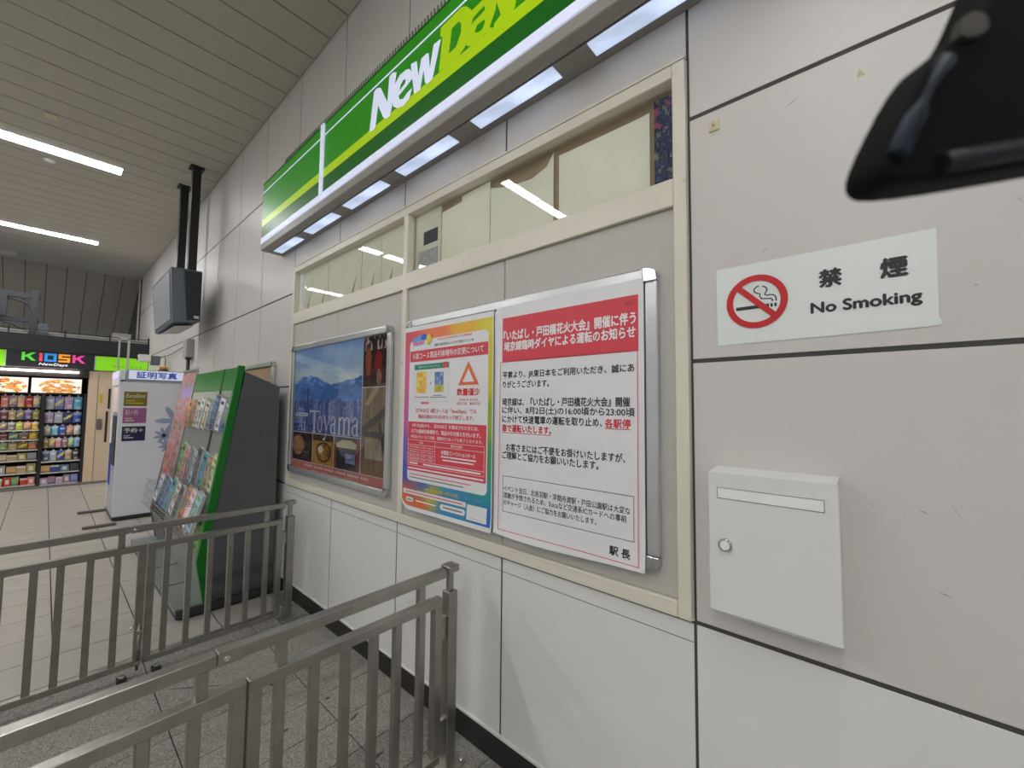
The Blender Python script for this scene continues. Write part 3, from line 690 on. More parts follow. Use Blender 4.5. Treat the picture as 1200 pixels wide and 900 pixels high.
def rrect(u0, v0, u1, v1, r, n=5):
    pts = []
    for cx, cy, a in ((u1 - r, v0 + r, -90), (u1 - r, v1 - r, 0), (u0 + r, v1 - r, 90), (u0 + r, v0 + r, 180)):
        pts += [(cx + r * math.cos(math.radians(a + 90 * k / n)), cy + r * math.sin(math.radians(a + 90 * k / n))) for k in range(n + 1)]
    return pts
poly('white_field', LP, rrect(-2.052, 1.202, -1.398, 2.008, 0.03), M_paper, ln_, 3)
T4 = dict(lay=5)
rect('title_band', LP, -2.046, 1.884, -1.401, 1.948, M_red, ln_, 4, 6, 1)
line('６駅コース賞品引換場所の変更について', LP, 2.017, 1.432, 1.916, 0.036, M_inkw, ln_, bold=0.012, **T4)
line('2025年7月30日(水) 13:00時点', LP, 1.794, 1.516, 1.996, 0.015, M_redink, ln_, bold=0, **T4)
line('最新の賞品状況はこちらをご確認ください▶', LP, 1.819, 1.503, 1.967, 0.015, M_ink, ln_, bold=0, **T4)
M_lb = mat('print_pale_blue', (110, 160, 220), 0.5); M_pk = mat('print_pink', (226, 130, 165), 0.5)
for k, (u, v, ru, rv, m) in enumerate(((-2.00, 2.010, 0.028, 0.018, M_lb), (-1.955, 2.018, 0.03, 0.02, M_lb), (-1.915, 2.022, 0.03, 0.018, M_blue), (-1.99, 1.990, 0.035, 0.010, M_pk), (-1.94, 1.992, 0.025, 0.009, M_pk))):
    poly('logo_patch', LP, arc(u, v, ru, rv, 0, 345, 12), m, ln_, 5 + k)
poly('logo_patch', LP, arc(-1.868, 2.006, 0.024, 0.030, 0, 345, 14), M_yel, ln_, 10)
M_gln = mat('print_line', (176, 176, 182), 0.5)
frame_print('picture_box', LP, -2.000, 1.652, -1.692, 1.866, 0.0015, M_gln, ln_, 4)
rect('green_tab', LP, -2.001, 1.836, -1.692, 1.866, M_green, ln_, 5)
line('先着プレゼントキャンペーン', LP, 1.96, 1.77, 1.851, 0.012, M_inkw, ln_, bold=0, lay=6)
rect('red_badge', LP, -1.742, 1.836, -1.704, 1.868, M_red, ln_, 6)
def cardf(k):
    def f(s, t):
        n = fbm(s * 4, t * 4, 60 + k * 9)
        if k == 0: return (232 + 10 * n, 196 + 50 * n, 90 + 70 * n)
        return (110 + 90 * n, 140 + 60 * n, 190 + 50 * n) if t > 0.35 else (185 + 40 * n, 180 + 40 * n, 80)
    return f
picture('card_picture', LP, -1.978, 1.702, -1.886, 1.824, 10, 14, cardf(0), M_pic, ln_, 5)
picture('card_picture', LP, -1.812, 1.706, -1.736, 1.816, 10, 14, cardf(1), M_pic, ln_, 5)
strips('plus_sign', LP, [(-1.855, 1.755, -1.841, 1.758), (-1.8495, 1.7495, -1.8465, 1.7635)], M_ink, ln_, 5)
strips('small_print', LP, [(-1.99, 1.678, -1.865, 1.682), (-1.82, 1.686, -1.75, 1.690), (-1.85, 1.676, -1.71, 1.680)], M_grey, ln_, 5)
strips('small_print', LP, [(-1.93, 1.640, -1.86, 1.652)], M_pinkl, ln_, 6)
T = [(-1.540, 1.860), (-1.618, 1.738), (-1.462, 1.738)]; t2 = [(-1.540, 1.822), (-1.584, 1.754), (-1.496, 1.754)]
wmesh('orange_triangle', [LP.at(u, v, 4 * LAY) for u, v in T + t2], [(0, 1, 4, 3), (1, 2, 5, 4), (2, 0, 3, 5)], M_orange, ln_)
line('数量僅少', LP, 1.624, 1.454, 1.703, 0.036, M_redink, ln_, bold=0.03, **T4)
line('Low in stock', LP, 1.605, 1.466, 1.665, 0.015, M_redink, ln_, bold=0, **T4)
line('库存不多　庫存不多', LP, 1.625, 1.451, 1.6435, 0.016, M_redink, ln_, bold=0, **T4)
line('【STAGE1】6駅コースは「NewDays」での', LP, 1.976, 1.477, 1.602, 0.028, M_redink, ln_, bold=0.01, **T4)
line('賞品引換は7/31(木)をもって終了します。', LP, 1.954, 1.495, 1.569, 0.026, M_redink, ln_, bold=0.01, **T4)
rect('red_block', LP, -2.050, 1.260, -1.406, 1.539, M_red, ln_, 4, 6, 4)
line('8月1日(金)から、【STAGE1】を達成された方には、', LP, 2.010, 1.458, 1.518, 0.023, M_inkw, ln_, bold=0.02, **T4)
line('以下の臨時引換場所で、賞品の引き換えを行います。', LP, 2.017, 1.445, 1.486, 0.023, M_inkw, ln_, bold=0.02, **T4)
line('※景品がなくなり次第、期間内であっても終了となります。', LP, 2.024, 1.429, 1.455, 0.018, M_inkw, ln_, bold=0.005, **T4)
frame_print('table_outline', LP, -2.045, 1.290, -1.418, 1.436, 0.002, M_inkw, ln_, 5)
strips('table_line', LP, [(-2.045, 1.407, -1.418, 1.409), (-1.800, 1.315, -1.798, 1.436), (-2.045, 1.380, -1.80, 1.382), (-2.045, 1.355, -1.80, 1.357), (-2.045, 1.333, -1.80, 1.335), (-2.045, 1.314, -1.418, 1.316)], M_inkw, ln_, 5)
line('日時', LP, 1.935, 1.905, 1.421, 0.014, M_inkw, ln_, bold=0, lay=6)
line('臨時引換場所', LP, 1.665, 1.575, 1.421, 0.015, M_inkw, ln_, bold=0, lay=6)
for k, z in enumerate((1.395, 1.369, 1.345, 1.325)):
    line(('8月1日(金) 10:00〜20:00', '8月2日(土) 10:00〜20:00', '8月3日(日) 10:00〜19:00', '8月4日(月) 10:00〜19:00')[k], LP, 2.03, 1.815, z, 0.012, M_inkw, ln_, bold=0, lay=6)
line('秋葉原コンベンションホール', LP, 1.742, 1.478, 1.383, 0.022, M_inkw, ln_, bold=0.02, lay=6)
strips('small_print', LP, [(-1.745, 1.357, -1.475, 1.364), (-1.73, 1.340, -1.49, 1.347), (-2.03, 1.299, -1.95, 1.307), (-1.90, 1.299, -1.44, 1.307), (-2.04, 1.270, -1.42, 1.278)], M_inkw, ln_, 6)
strips('small_print', LP, [(-2.03, 1.237, -1.512, 1.243)], M_pinkl, ln_, 5)
strips('small_print', LP, [(-2.03, 1.219, -1.562, 1.225)], M_grey, ln_, 5)
line('2025年', LP, 1.885, 1.84, 1.172, 0.012, M_inkw, ln_, bold=0, lay=4)
line('7月18日(金)〜8月31日(日)', LP, 1.832, 1.60, 1.170, 0.024, M_yel, ln_, bold=0.02, lay=4)
line('10:00〜22:00', LP, 1.585, 1.44, 1.168, 0.016, M_lb, ln_, bold=0, lay=4)
rect('white_strip', LP, -2.085, 1.124, -1.545, 1.150, M_paper, ln_, 3, 6, 1)
strips('small_print', LP, [(-2.06, 1.134, -1.57, 1.141)], M_pinkl, ln_, 4)
poly('white_pill', LP, rrect(-2.055, 1.082, -1.985, 1.106, 0.011), M_paper, ln_, 3)
poly('white_pill', LP, rrect(-1.745, 1.082, -1.549, 1.112, 0.014), M_paper, ln_, 3)
strips('small_print', LP, [(-1.72, 1.093, -1.57, 1.101), (-2.045, 1.09, -1.995, 1.097)], M_grey, ln_, 4)
strips('small_print', LP, [(-1.96, 1.092, -1.78, 1.098)], M_inkw, ln_, 3)
rect('white_logo_box', LP, -1.536, 1.070, -1.396, 1.144, M_paper, ln_, 3)
poly('logo_patch', LP, [(-1.52, 1.105), (-1.505, 1.130), (-1.42, 1.128), (-1.415, 1.108), (-1.47, 1.100)], M_lb, ln_, 4)
strips('small_print', LP, [(-1.515, 1.080, -1.415, 1.088)], M_redink, ln_, 4)

# ================================================================== NO SMOKING SIGN
ns = thing('no_smoking_sign', 'white no smoking sticker with red prohibition circle and black lettering on the wall', 'sign', (-0.001, 0.125, 1.838))
M_stk = mat('sticker_white', (226, 230, 228), 0.3, vary=0.01)
M_rr = mat('prohibition_red', (196, 28, 32), 0.4, vary=0.01)
NP = WP(-0.0018)
wmesh('sheet', [NP.at(u, v) for u, v in ((-0.378, 1.835), (0.108, 1.840), (0.130, 1.842), (0.132, 1.852), (0.127, 1.862), (0.129, 2.086), (-0.379, 2.086))], [tuple(range(7))], M_stk, ns)
NP = WP(-0.002)
def ring(P, cx, cz, r0, r1, n, m, parent, lay):
    vs = []
    for k in range(n):
        a = 2 * math.pi * k / n; vs += [P.at(cx + r0 * math.cos(a), cz + r0 * math.sin(a), lay * LAY), P.at(cx + r1 * math.cos(a), cz + r1 * math.sin(a), lay * LAY)]
    return wmesh('prohibition_ring', vs, [(2 * k, 2 * k + 1, (2 * k + 3) % (2 * n), (2 * k + 2) % (2 * n)) for k in range(n)], m, parent)
ring(NP, -0.266, 1.964, 0.0645, 0.0835, 48, M_rr, ns, 3)
poly('prohibition_bar', NP, [(-0.266 - 0.052, 1.964 + 0.040), (-0.266 - 0.040, 1.964 + 0.053), (-0.266 + 0.052, 1.964 - 0.040), (-0.266 + 0.040, 1.964 - 0.053)], M_rr, ns, 3)
strips('cigarette', NP, [(-0.322, 1.9415, -0.232, 1.9525), (-0.228, 1.9415, -0.222, 1.9525), (-0.218, 1.9415, -0.212, 1.9525)], M_ink, ns, 1)
def smoke(pts, t=0.0035):
    vs, fs = [], []
    for i, (u, v) in enumerate(pts):
        a = pts[max(0, i - 1)]; b = pts[min(len(pts) - 1, i + 1)]; d = Vector((b[0] - a[0], b[1] - a[1])).normalized()
        vs += [NP.at(u - d.y * t / 2, v + d.x * t / 2, LAY), NP.at(u + d.y * t / 2, v - d.x * t / 2, LAY)]
    wmesh('smoke_line', vs, [(2 * i, 2 * i + 1, 2 * i + 3, 2 * i + 2) for i in range(len(pts) - 1)], M_ink, ns)
smoke([(-0.213, 1.958), (-0.213, 1.968), (-0.217, 1.976), (-0.225, 1.979), (-0.238, 1.979), (-0.243, 1.983), (-0.238, 1.991), (-0.236, 1.999), (-0.241, 2.006), (-0.249, 2.009)])
smoke([(-0.222, 1.958), (-0.223, 1.964), (-0.228, 1.968), (-0.240, 1.969), (-0.252, 1.971), (-0.256, 1.979), (-0.254, 1.986), (-0.262, 1.989), (-0.270, 1.994), (-0.271, 2.003), (-0.264, 2.010), (-0.257, 2.012)])
text('禁', NP, M_ink, ns, box=(-0.107, 1.978, -0.058, 2.027), bold=0.05, lay=1)
text('煙', NP, M_ink, ns, box=(0.024, 1.978, 0.074, 2.029), bold=0.05, lay=1)
text('No Smoking', NP, M_ink, ns, box=(-0.128, 1.897, 0.098, 1.936), bold=0.045, lay=1, res=4)

# ================================================================== WALL BOX
M_mb = mat('white_powder_coat', (222, 222, 219), 0.38, vary=0.01)
mb = thing('wall_mailbox', 'white metal wall box with label slot and round lock right of the frame', 'box', (-0.04, 0.235, 0.99))
box('body', -0.074, -0.0005, 0.082, 0.384, 1.015, 1.440, M_mb, mb, bev=0.003)
prism('lid', [(-0.0005, 0.078, 1.440), (-0.0005, 0.078, 1.4465), (-0.088, 0.078, 1.4375), (-0.088, 0.078, 1.430)], (0, 0.310, 0), M_mb, mb, bev=0.001)
box('door', -0.088, -0.075, 0.0745, 0.391, 1.026, 1.4345, M_mb, mb, bev=0.003)
MP = WP(-0.0882)
box('label_slot', -0.0888, -0.086, 0.106, 0.364, 1.362, 1.392, mat('label_strip', (236, 236, 234), 0.35), mb, bev=0.0006)
frame_print('slot_edge', MP, -0.3655, 1.3605, -0.1045, 1.3935, 0.0015, M_seam, mb, 2)
disc('lock', (-0.092, 0.344, 1.226), (1, 0, 0), 0.019, 0.012, M_chrome, mb, 24, 0.003)
disc('lock_face', (-0.099, 0.344, 1.226), (1, 0, 0), 0.013, 0.004, mat('lock_white', (235, 235, 235), 0.3), mb, 20, 0.001)

# ================================================================== BARRIER GATES
def gate(y, which):
    near = which == 'near'
    g = 'steel barrier gates crossing to the wall'
    pt = thing('barrier_post', 'square steel post of the ' + ('nearer gate closest to the camera' if near else 'farther gate beside the leaflet rack'), 'post', (-0.157, y, 0), g)
    box('post', -0.183, -0.131, y - 0.026, y + 0.026, 0, 0.775, M_steel, pt, bev=0.003)
    box('neck', -0.172, -0.146, y - 0.013, y + 0.013, 0.775, 0.862, M_steel, pt, bev=0.002)
    box('cap', -0.190, -0.128, y - 0.032, y + 0.032, 0.862, 0.892, M_steel, pt, bev=0.003)
    box('foot_plate', -0.215, -0.095, y - 0.06, y + 0.06, 0, 0.008, M_steel, pt, bev=0.002)
    for sx in (-0.20, -0.112): disc('anchor_bolt', (sx, y - 0.045, 0.014), (0, 0, 1), 0.008, 0.014, M_steel2, pt, 10)
    fb = [-1.118, -1.231, -1.346, -1.443, -1.56, -1.675, -1.79, -1.905]
    for side in ('right', 'left'):
        lab = 'barred steel gate leaf %s of the %s gate' % ('hinged to the wall post' if side == 'right' else 'reaching left out of view', 'nearer' if near else 'farther')
        x0, x1 = (-0.984, -0.216) if side == 'right' else (-2.02, -0.990)
        t = thing('gate_leaf', lab, 'gate', ((x0 + x1) / 2, y, 0.05), g)
        tw = 0.020
        box('middle_rail', x0, x1, y - tw, y + tw, 0.727, 0.765, M_steel, t, bev=0.0025)
        box('bottom_rail', x0, x1, y - tw, y + tw, 0.050, 0.085, M_steel, t, bev=0.0025)
        box('end_post', x0, x0 + 0.038, y - tw, y + tw, 0.085, 0.727, M_steel, t, bev=0.002)
        box('end_post', x1 - 0.038, x1, y - tw, y + tw, 0.085, 0.727, M_steel, t, bev=0.002)
        bars = [-0.320, -0.439, -0.545, -0.660, -0.775, -0.889] if side == 'right' else fb
        for q in bars: box('baluster', q - 0.0155, q + 0.0155, y - 0.0155, y + 0.0155, 0.085, 0.727, M_steel, t, bev=0.002)
        for q in ((-0.323, -0.887) if side == 'right' else (-1.105, -1.79)):
            box('strut', q - 0.0155, q + 0.0155, y - 0.0155, y + 0.0155, 0.765, 0.845, M_steel, t, bev=0.002)
        if side == 'right':
            box('top_rail', -1.070, -0.196, y - tw, y + tw, 0.845, 0.883, M_steel, t, bev=0.0025)
            box('splice_sleeve', -1.068, -1.005, y - tw - 0.002, y + tw + 0.002, 0.8435, 0.885, M_steel, t, bev=0.001)
            disc('splice_bolt', (-1.048, y - tw - 0.004, 0.863), (0, 1, 0), 0.009, 0.006, M_steel2, t, 14, 0.002)
            for z in (0.62, 0.17):
                box('hinge', -0.222, -0.182, y - 0.012, y + 0.012, z - 0.05, z + 0.05, M_steel, t, bev=0.002)
        else:
            box('top_rail', -2.05, -1.072, y - tw, y + tw, 0.845, 0.883, M_steel, t, bev=0.0025)
            db = tube('drop_bolt', [(-1.008, y - 0.030, 0.30), (-1.008, y - 0.030, 0.03)], 0.008, M_steel, t)
            tube('bolt_handle', [(-1.008, y - 0.030, 0.290), (-1.045, y - 0.05, 0.295), (-1.052, y - 0.052, 0.29)], 0.006, M_steel2, db)
            for z in (0.25, 0.16, 0.07): box('bolt_bracket', -1.022, -0.994, y - 0.042, y - 0.019, z - 0.012, z + 0.012, M_steel, t, bev=0.002)
    for x, lb in ((-1.075, 'left of the drop bolt'), (-0.920, 'right of the drop bolt')):
        t = thing('floor_clamp', 'black floor stop with bright bolt under the %s gate, %s' % ('nearer' if near else 'farther', lb), 'floor stop', (x, y - 0.05, 0), 'black floor stops under the gates')
        box('block', x - 0.022, x + 0.022, y - 0.075, y - 0.02, 0, 0.022, M_black, t, bev=0.004)
        disc('bolt', (x, y - 0.055, 0.030), (0, 0, 1), 0.016, 0.016, M_steel2, t, 12, 0.003)
gate(3.40, 'far'); gate(1.51, 'near')

# ================================================================== LEAFLET RACK
M_rg = mat('rack_green', (8, 118, 28), 0.35, vary=0.02)
M_rgrey = mat('rack_side_grey', (92, 91, 95), 0.5, vary=0.03)
M_rmet = mat('rack_panel_grey', (150, 152, 148), 0.32, metal=0.35, vary=0.03)
M_rbase = mat('rack_base_plate', (118, 124, 118), 0.3, vary=0.05)
M_rdark = mat('rack_base_side', (58, 58, 62), 0.5)
M_wire = mat('chrome_wire', (175, 175, 172), 0.3, metal=0.8)
RY0, RY1 = 3.95, 6.34
rk = thing('leaflet_rack', 'tall leaning leaflet rack with bright green edge and dark grey side panel', 'rack', (-0.40, 5.1, 0))
prism('side_panel', [(-0.345, RY0 + 0.012, 1.895), (-0.075, RY0 + 0.012, 1.78), (-0.068, RY0 + 0.012, 0.08), (-0.53, RY0 + 0.012, 0.08), (-0.585, RY0 + 0.012, 0.40)], (0, 0.02, 0), M_rgrey, rk)
prism('side_panel', [(-0.345, RY1 - 0.03, 1.895), (-0.075, RY1 - 0.03, 1.78), (-0.068, RY1 - 0.03, 0.08), (-0.53, RY1 - 0.03, 0.08), (-0.585, RY1 - 0.03, 0.40)], (0, 0.02, 0), M_rgrey, rk)
prism('green_edge', [(-0.398, RY0, 1.952), (-0.351, RY0, 1.948), (-0.456, RY0, 1.17), (-0.563, RY0, 0.40), (-0.510, RY0, 0.085), (-0.566, RY0, 0.085), (-0.619, RY0, 0.404)], (0, 0.045, 0), M_rg, rk, bev=0.001)
prism('back_panel', [(-0.085, RY0 + 0.03, 1.78), (-0.070, RY0 + 0.03, 1.78), (-0.068, RY0 + 0.03, 0.08), (-0.083, RY0 + 0.03, 0.08)], (0, RY1 - RY0 - 0.06, 0), M_rgrey, rk)
prism('top_panel', [(-0.345, RY0 + 0.032, 1.893), (-0.345, RY0 + 0.032, 1.905), (-0.075, RY0 + 0.032, 1.79), (-0.075, RY0 + 0.032, 1.778)], (0, RY1 - RY0 - 0.062, 0), M_rgrey, rk)
RPL = Plane((-0.348, 0, 1.95), (0, -1, 0), (0.14142, 0, 0.98995))
def slab(name, y0, y1, s0, s1, m, off=0.0, th=0.012, parent=rk):
    """panel on the leaning front; s measured down from the top"""
    pts = [RPL.at(-y1, -s1, off), RPL.at(-y0, -s1, off), RPL.at(-y0, -s0, off), RPL.at(-y1, -s0, off)]
    return prism(name, pts, -RPL.n * th, m, parent, bev=0.001)
for (a, b) in ((3.997, 4.525), (4.545, 5.60)):
    slab('header_panel', a, b, 0.0, 0.20, M_rg, 0.004)
    slab('front_panel', a, b, 0.201, 1.56, M_rmet, 0.0)
M_pillar = mat('rack_slot_dark', (30, 34, 32), 0.7)
slab('slot_strip', 4.515, 4.555, -0.002, 1.56, mat('slot_green', (10, 60, 24), 0.5), 0.007)
prism('lower_front', [(-0.563, 3.997, 0.40), (-0.575, 3.997, 0.40), (-0.522, 3.997, 0.085), (-0.510, 3.997, 0.085)], (0, 1.60, 0), M_rmet, rk)
prism('lower_front', [(-0.563, 5.66, 0.40), (-0.575, 5.66, 0.40), (-0.522, 5.66, 0.085), (-0.510, 5.66, 0.085)], (0, 0.66, 0), M_rgrey, rk)
PB = [3.94, 4.525, 5.10, 5.75, 6.36]
for a, b in zip(PB, PB[1:]):
    box('base_plate', -0.735, -0.50, a + 0.012, b - 0.012, 0.055, 0.088, M_rbase, rk, bev=0.002)
box('base', -0.730, -0.066, 3.945, 6.355, 0.018, 0.079 - 0.004, M_rdark, rk)
box('base_plinth', -0.70, -0.09, 3.965, 6.33, 0.0, 0.018, M_gap, rk)
# picture board at the far end
slab('picture_board', 5.64, 6.33, -0.05, 1.45, M_rgrey, 0.0)
def crowd(s, t):
    n = fbm(s * 5, t * 14, 71); m_ = fbm(s * 12, t * 30, 75)
    c = (184 + 40 * n, 136 + 60 * m_, 138 + 60 * m_)
    if t < 0.62 and n > 0.1: c = (150 + 40 * m_, 110 + 30 * m_, 90)
    if t < 0.4 and m_ > 0.25: c = (170, 50, 60)
    if 0.80 < t < 0.88 and s > 0.2: c = (165, 140, 205)
    return tuple(max(0, min(255, v)) for v in c)
picture('board_picture', RPL, -6.32, -1.43, -5.65, 0.04, 20, 60, crowd, M_pic, rk, 3)
slab('board_edge', 5.62, 5.645, -0.055, 1.45, M_alu, 0.008)
slab('board_edge', 5.62, 6.34, -0.075, -0.05, M_alu, 0.008)
def wires(name, y0, y1, s0, s1, off, step=0.105):
    vs, fs = [], []
    def seg(a, b, r=0.0022):
        t = (b - a).normalized(); q = t.orthogonal().normalized(); w = t.cross(q); k0 = len(vs)
        for p in (a, b):
            for k in range(4): an = math.pi / 2 * k; vs.append(p + r * (math.cos(an) * q + math.sin(an) * w))
        for k in range(4): fs.append((k0 + k, k0 + (k + 1) % 4, k0 + 4 + (k + 1) % 4, k0 + 4 + k))
    for i in range(4):
        s = s0 + (s1 - s0) * i / 3; seg(RPL.at(-y0, -s, off), RPL.at(-y1, -s, off))
    y = y0
    while y <= y1 + 1e-6:
        seg(RPL.at(-y, -s0, off), RPL.at(-y, -s1, off)); seg(RPL.at(-y, -s1, off), RPL.at(-y, -s1, 0.0)); seg(RPL.at(-y, -s0, off), RPL.at(-y, -s0 - 0.02, 0.0)); y += step
    wmesh(name, vs, fs, M_wire, rk)
wires('wire_pocket', 4.05, 5.58, 0.40, 0.56, 0.045)
wires('wire_pocket', 4.05, 5.58, 0.85, 1.05, 0.065)
wires('wire_basket', 4.02, 5.80, 1.15, 1.38, 0.19)
wires('wire_basket', 4.02, 5.60, 1.40, 1.50, 0.10)
LCOL = {'white': (222, 222, 220), 'blue': (62, 112, 190), 'navy': (50, 70, 130), 'cream': (214, 206, 176), 'beige': (200, 186, 150), 'brown': (140, 112, 84), 'orange': (222, 132, 66), 'teal': (70, 150, 165),
        'dark green': (58, 82, 66), 'green': (116, 160, 74), 'grey': (150, 150, 150), 'pale blue': (160, 190, 214), 'pink': (214, 130, 150), 'olive': (140, 140, 84), 'yellow': (214, 196, 70), 'dark grey': (86, 88, 92)}
M_leaf = mat('leaflet_paper', vcol=True, rough=0.45, vary=0.03)
def leafmesh(w, h, th, col, seed):
    """a stack of leaflets: cover with heading bar, picture and text lines"""
    rr = random.Random(seed); nu, nv = 6, 10; c0 = LCOL[col]
    acc = rr.choice([LCOL[k] for k in ('white', 'green', 'blue', 'yellow', 'pink', 'brown', 'teal', 'dark grey')])
    vs = []; fs = []; cols = []
    for j in range(nv + 1):
        for i in range(nu + 1): vs.append((-w / 2 + w * i / nu, h * j / nv, th + 0.004 * math.sin(math.pi * i / nu)))
    for j in range(nv):
        for i in range(nu):
            fs.append((j * (nu + 1) + i, j * (nu + 1) + i + 1, (j + 1) * (nu + 1) + i + 1, (j + 1) * (nu + 1) + i))
            c = c0
            if j == 8 and 1 <= i <= 4: c = acc if sum(abs(a - b) for a, b in zip(acc, c0)) > 80 else (40, 40, 44)
            elif 3 <= j <= 6 and 0 < i < 5: k = 0.55 + 0.6 * rr.random(); c = tuple(min(255, (a * 0.5 + b * 0.5) * k + 20) for a, b in zip(acc, c0))
            elif j in (1,) and 1 <= i <= 4: c = tuple(v * 0.6 for v in c0)
            cols.append(c)
    b = len(vs); vs += [(-w / 2, 0, 0), (w / 2, 0, 0), (w / 2, h, 0), (-w / 2, h, 0)]
    tl, tr_ = nv * (nu + 1), nv * (nu + 1) + nu
    for f in ([b, b + 1, nu, 0], [b + 1, b + 2, tr_, nu], [b + 2, b + 3, tl, tr_], [b + 3, b, 0, tl], [b + 3, b + 2, b + 1, b]): fs.append(tuple(f)); cols.append((210, 210, 206))
    me = bpy.data.meshes.new('leaflet'); me.from_pydata(vs, [], fs); ca = me.color_attributes.new('Col', 'FLOAT_COLOR', 'CORNER'); buf = []
    for p, c in zip(me.polygons, cols): buf += list(L3(c)) * len(p.vertices)
    ca.data.foreach_set('color', buf); return me
def leaflet(y, s, off, lean, roll, col, lab, w=0.15, h=0.26, th=0.012, seed=0):
    me = leafmesh(w, h, th, col, seed); o = bpy.data.objects.new('leaflet', me); COL.objects.link(o); me.materials.append(M_leaf)
    ux, uy, n = RPL.ux, RPL.uy, RPL.n
    R = Matrix((ux, uy, n)).transposed().to_4x4()
    roll -= 0.16
    o.matrix_world = Matrix.Translation(RPL.at(-y, -s, off)) @ R @ Matrix.Rotation(lean, 4, 'X') @ Matrix.Rotation(roll, 4, 'Z')
    tag(o, lab, 'leaflet', 'leaflet stacks in the green rack'); return o
rowsL = [('top', 0.56, 0.012, ['blue', 'white', 'navy', 'grey', 'cream', 'white', 'beige', 'brown', 'orange'], 5.45, 0.30),
         ('middle', 1.05, 0.014, ['cream', 'olive', 'teal', 'dark grey', 'pale blue', 'brown', 'pink', 'green', 'dark green'], 5.45, 0.31),
         ('basket', 1.36, 0.085, ['pale blue', 'white', 'orange', 'dark grey', 'white', 'teal', 'blue', 'navy', 'white'], 5.74, 0.30),
         ('lowest', 1.52, 0.02, ['green', 'cream', 'white', 'brown'], 4.75, 0.26)]
ords = ['nearest the camera', 'second from the near end', 'third from the near end', 'fourth from the near end', 'fifth from the near end', 'fourth from the far end', 'third from the far end', 'second from the far end', 'at the far end']
for rn_, s, off, cols, yend, hh in rowsL:
    n = len(cols)
    for k, c in enumerate(cols):
        y = 4.15 + (yend - 4.15) * k / (n - 1)
        where = ords[k] if n == 9 else ('nearest the camera', 'second from the near end', 'third from the near end', 'at the far end')[k]
        leaflet(y, s, off, (0.0 if rn_ != 'basket' else -0.10) , random.uniform(-0.07, 0.05), c, '%s leaflet stack, %s in the %s row of the rack' % (c, where, rn_), seed=k * 7 + len(rn_), h=hh * random.uniform(0.85, 1.05), th=random.uniform(0.01, 0.025))

# ================================================================== PHOTO BOOTH
M_bth = mat('booth_white', (220, 220, 226), 0.4, vary=0.01)
M_bth2 = mat('booth_grey', (170, 170, 178), 0.4)
pb = thing('photo_booth', 'white photo booth with lit blue and white header and dark stickers behind the rack', 'photo booth', (-0.38, 8.7, 0))
BX0, BX1, BY0, BY1 = -0.770, -0.02, 7.87, 8.80
box('side_panel', BX0, BX1, BY0, BY0 + 0.03, 0.06, 1.925, M_bth, pb, bev=0.004)
box('rear_panel', BX1 - 0.03, BX1, BY0 + 0.03, BY1, 0.06, 1.925, M_bth2, pb)
box('far_panel', BX0, BX1 - 0.03, BY1 - 0.03, BY1, 0.06, 1.925, M_bth, pb, bev=0.004)
box('roof', BX0, BX1, BY0, BY1, 1.925, 1.955, M_bth2, pb, bev=0.004)
box('front_panel', BX0, BX0 + 0.03, BY0 + 0.03, 8.40, 0.06, 1.92, M_bth2, pb, bev=0.002)
box('control_panel', BX0 - 0.012, BX0, BY0 + 0.10, 8.36, 0.75, 1.45, mat('booth_dark', (50, 52, 60), 0.3), pb, bev=0.003)
box('sample_board', BX0 - 0.010, BX0, BY0 + 0.08, 8.36, 1.50, 1.85, mat('booth_sample', (214, 190, 180), 0.3, emit=0.3), pb, bev=0.003)
M_curt = mat('curtain_blue', (44, 74, 160), 0.8, vary=0.08)
box('curtain_board', BX0 + 0.004, BX0 + 0.016, 8.41, 8.77, 1.03, 1.92, M_bth, pb)
box('lower_board', BX0 + 0.004, BX0 + 0.016, 8.41, 8.77, 0.06, 0.41, M_bth2, pb)
vs, fs = [], []
for j in range(2):
    for i in range(41): vs.append((BX0 + 0.02 + 0.018 * math.sin(i * 0.9), 8.42 + 0.34 * i / 40, (0.42, 1.02)[j]))
for i in range(40): fs.append((i, i + 1, 42 + i, 41 + i))
wmesh('curtain', vs, fs, M_curt, pb, smooth=True)
box('floor_step', BX0, BX1, BY0 + 0.02, BY1, 0.02, 0.06, M_rdark, pb)
M_bsign = mat('booth_sign_lit', (210, 216, 240), 0.3, emit=0.42, vary=0)
lb = box('light_header', BX0 + 0.06, BX1, BY0 - 0.006, BY0 + 0.16, 1.957, 2.105, M_bth2, pb, bev=0.003)
BP = FP(BY0 - 0.0065)
rect('header_face', BP, BX0 + 0.085, 1.968, -0.03, 2.093, M_bsign, pb, 1)
M_bblue = mat('header_blue', (36, 72, 176), 0.4, emit=0.15)
text('証明写真', BP, M_bblue, pb, box=(-0.605, 1.985, -0.155, 2.078), bold=0.03, lay=3)
box('side_header', BX0 - 0.01, BX0 + 0.055, BY0 + 0.0, 8.78, 1.88, 2.09, M_bth, pb, bev=0.004)
box('header_lamp', BX0 - 0.014, BX0 - 0.01, BY0 + 0.05, 8.75, 1.98, 2.06, mat('lamp_violet', (170, 165, 205), 0.4, emit=0.6), pb)
BS = FP(BY0 - 0.0005)
stk = []
for nm, z0, z1, col, tx in (('gold', 1.585, 1.790, (122, 110, 22), 'gold sticker'), ('pink', 1.345, 1.560, (158, 92, 138), 'mauve sticker'), ('navy', 1.095, 1.300, (38, 40, 82), 'navy sticker')):
    o = rect('sticker', BS, -0.722, z0, -0.475, z1, mat('booth_sticker_' + nm, col, 0.35, vary=0.08, scale=6), pb, 1); o['label'] = tx
    stk.append(o)
M_stt = mat('sticker_text', (214, 210, 190), 0.5); M_stt2 = mat('sticker_gold_text', (190, 180, 60), 0.5)
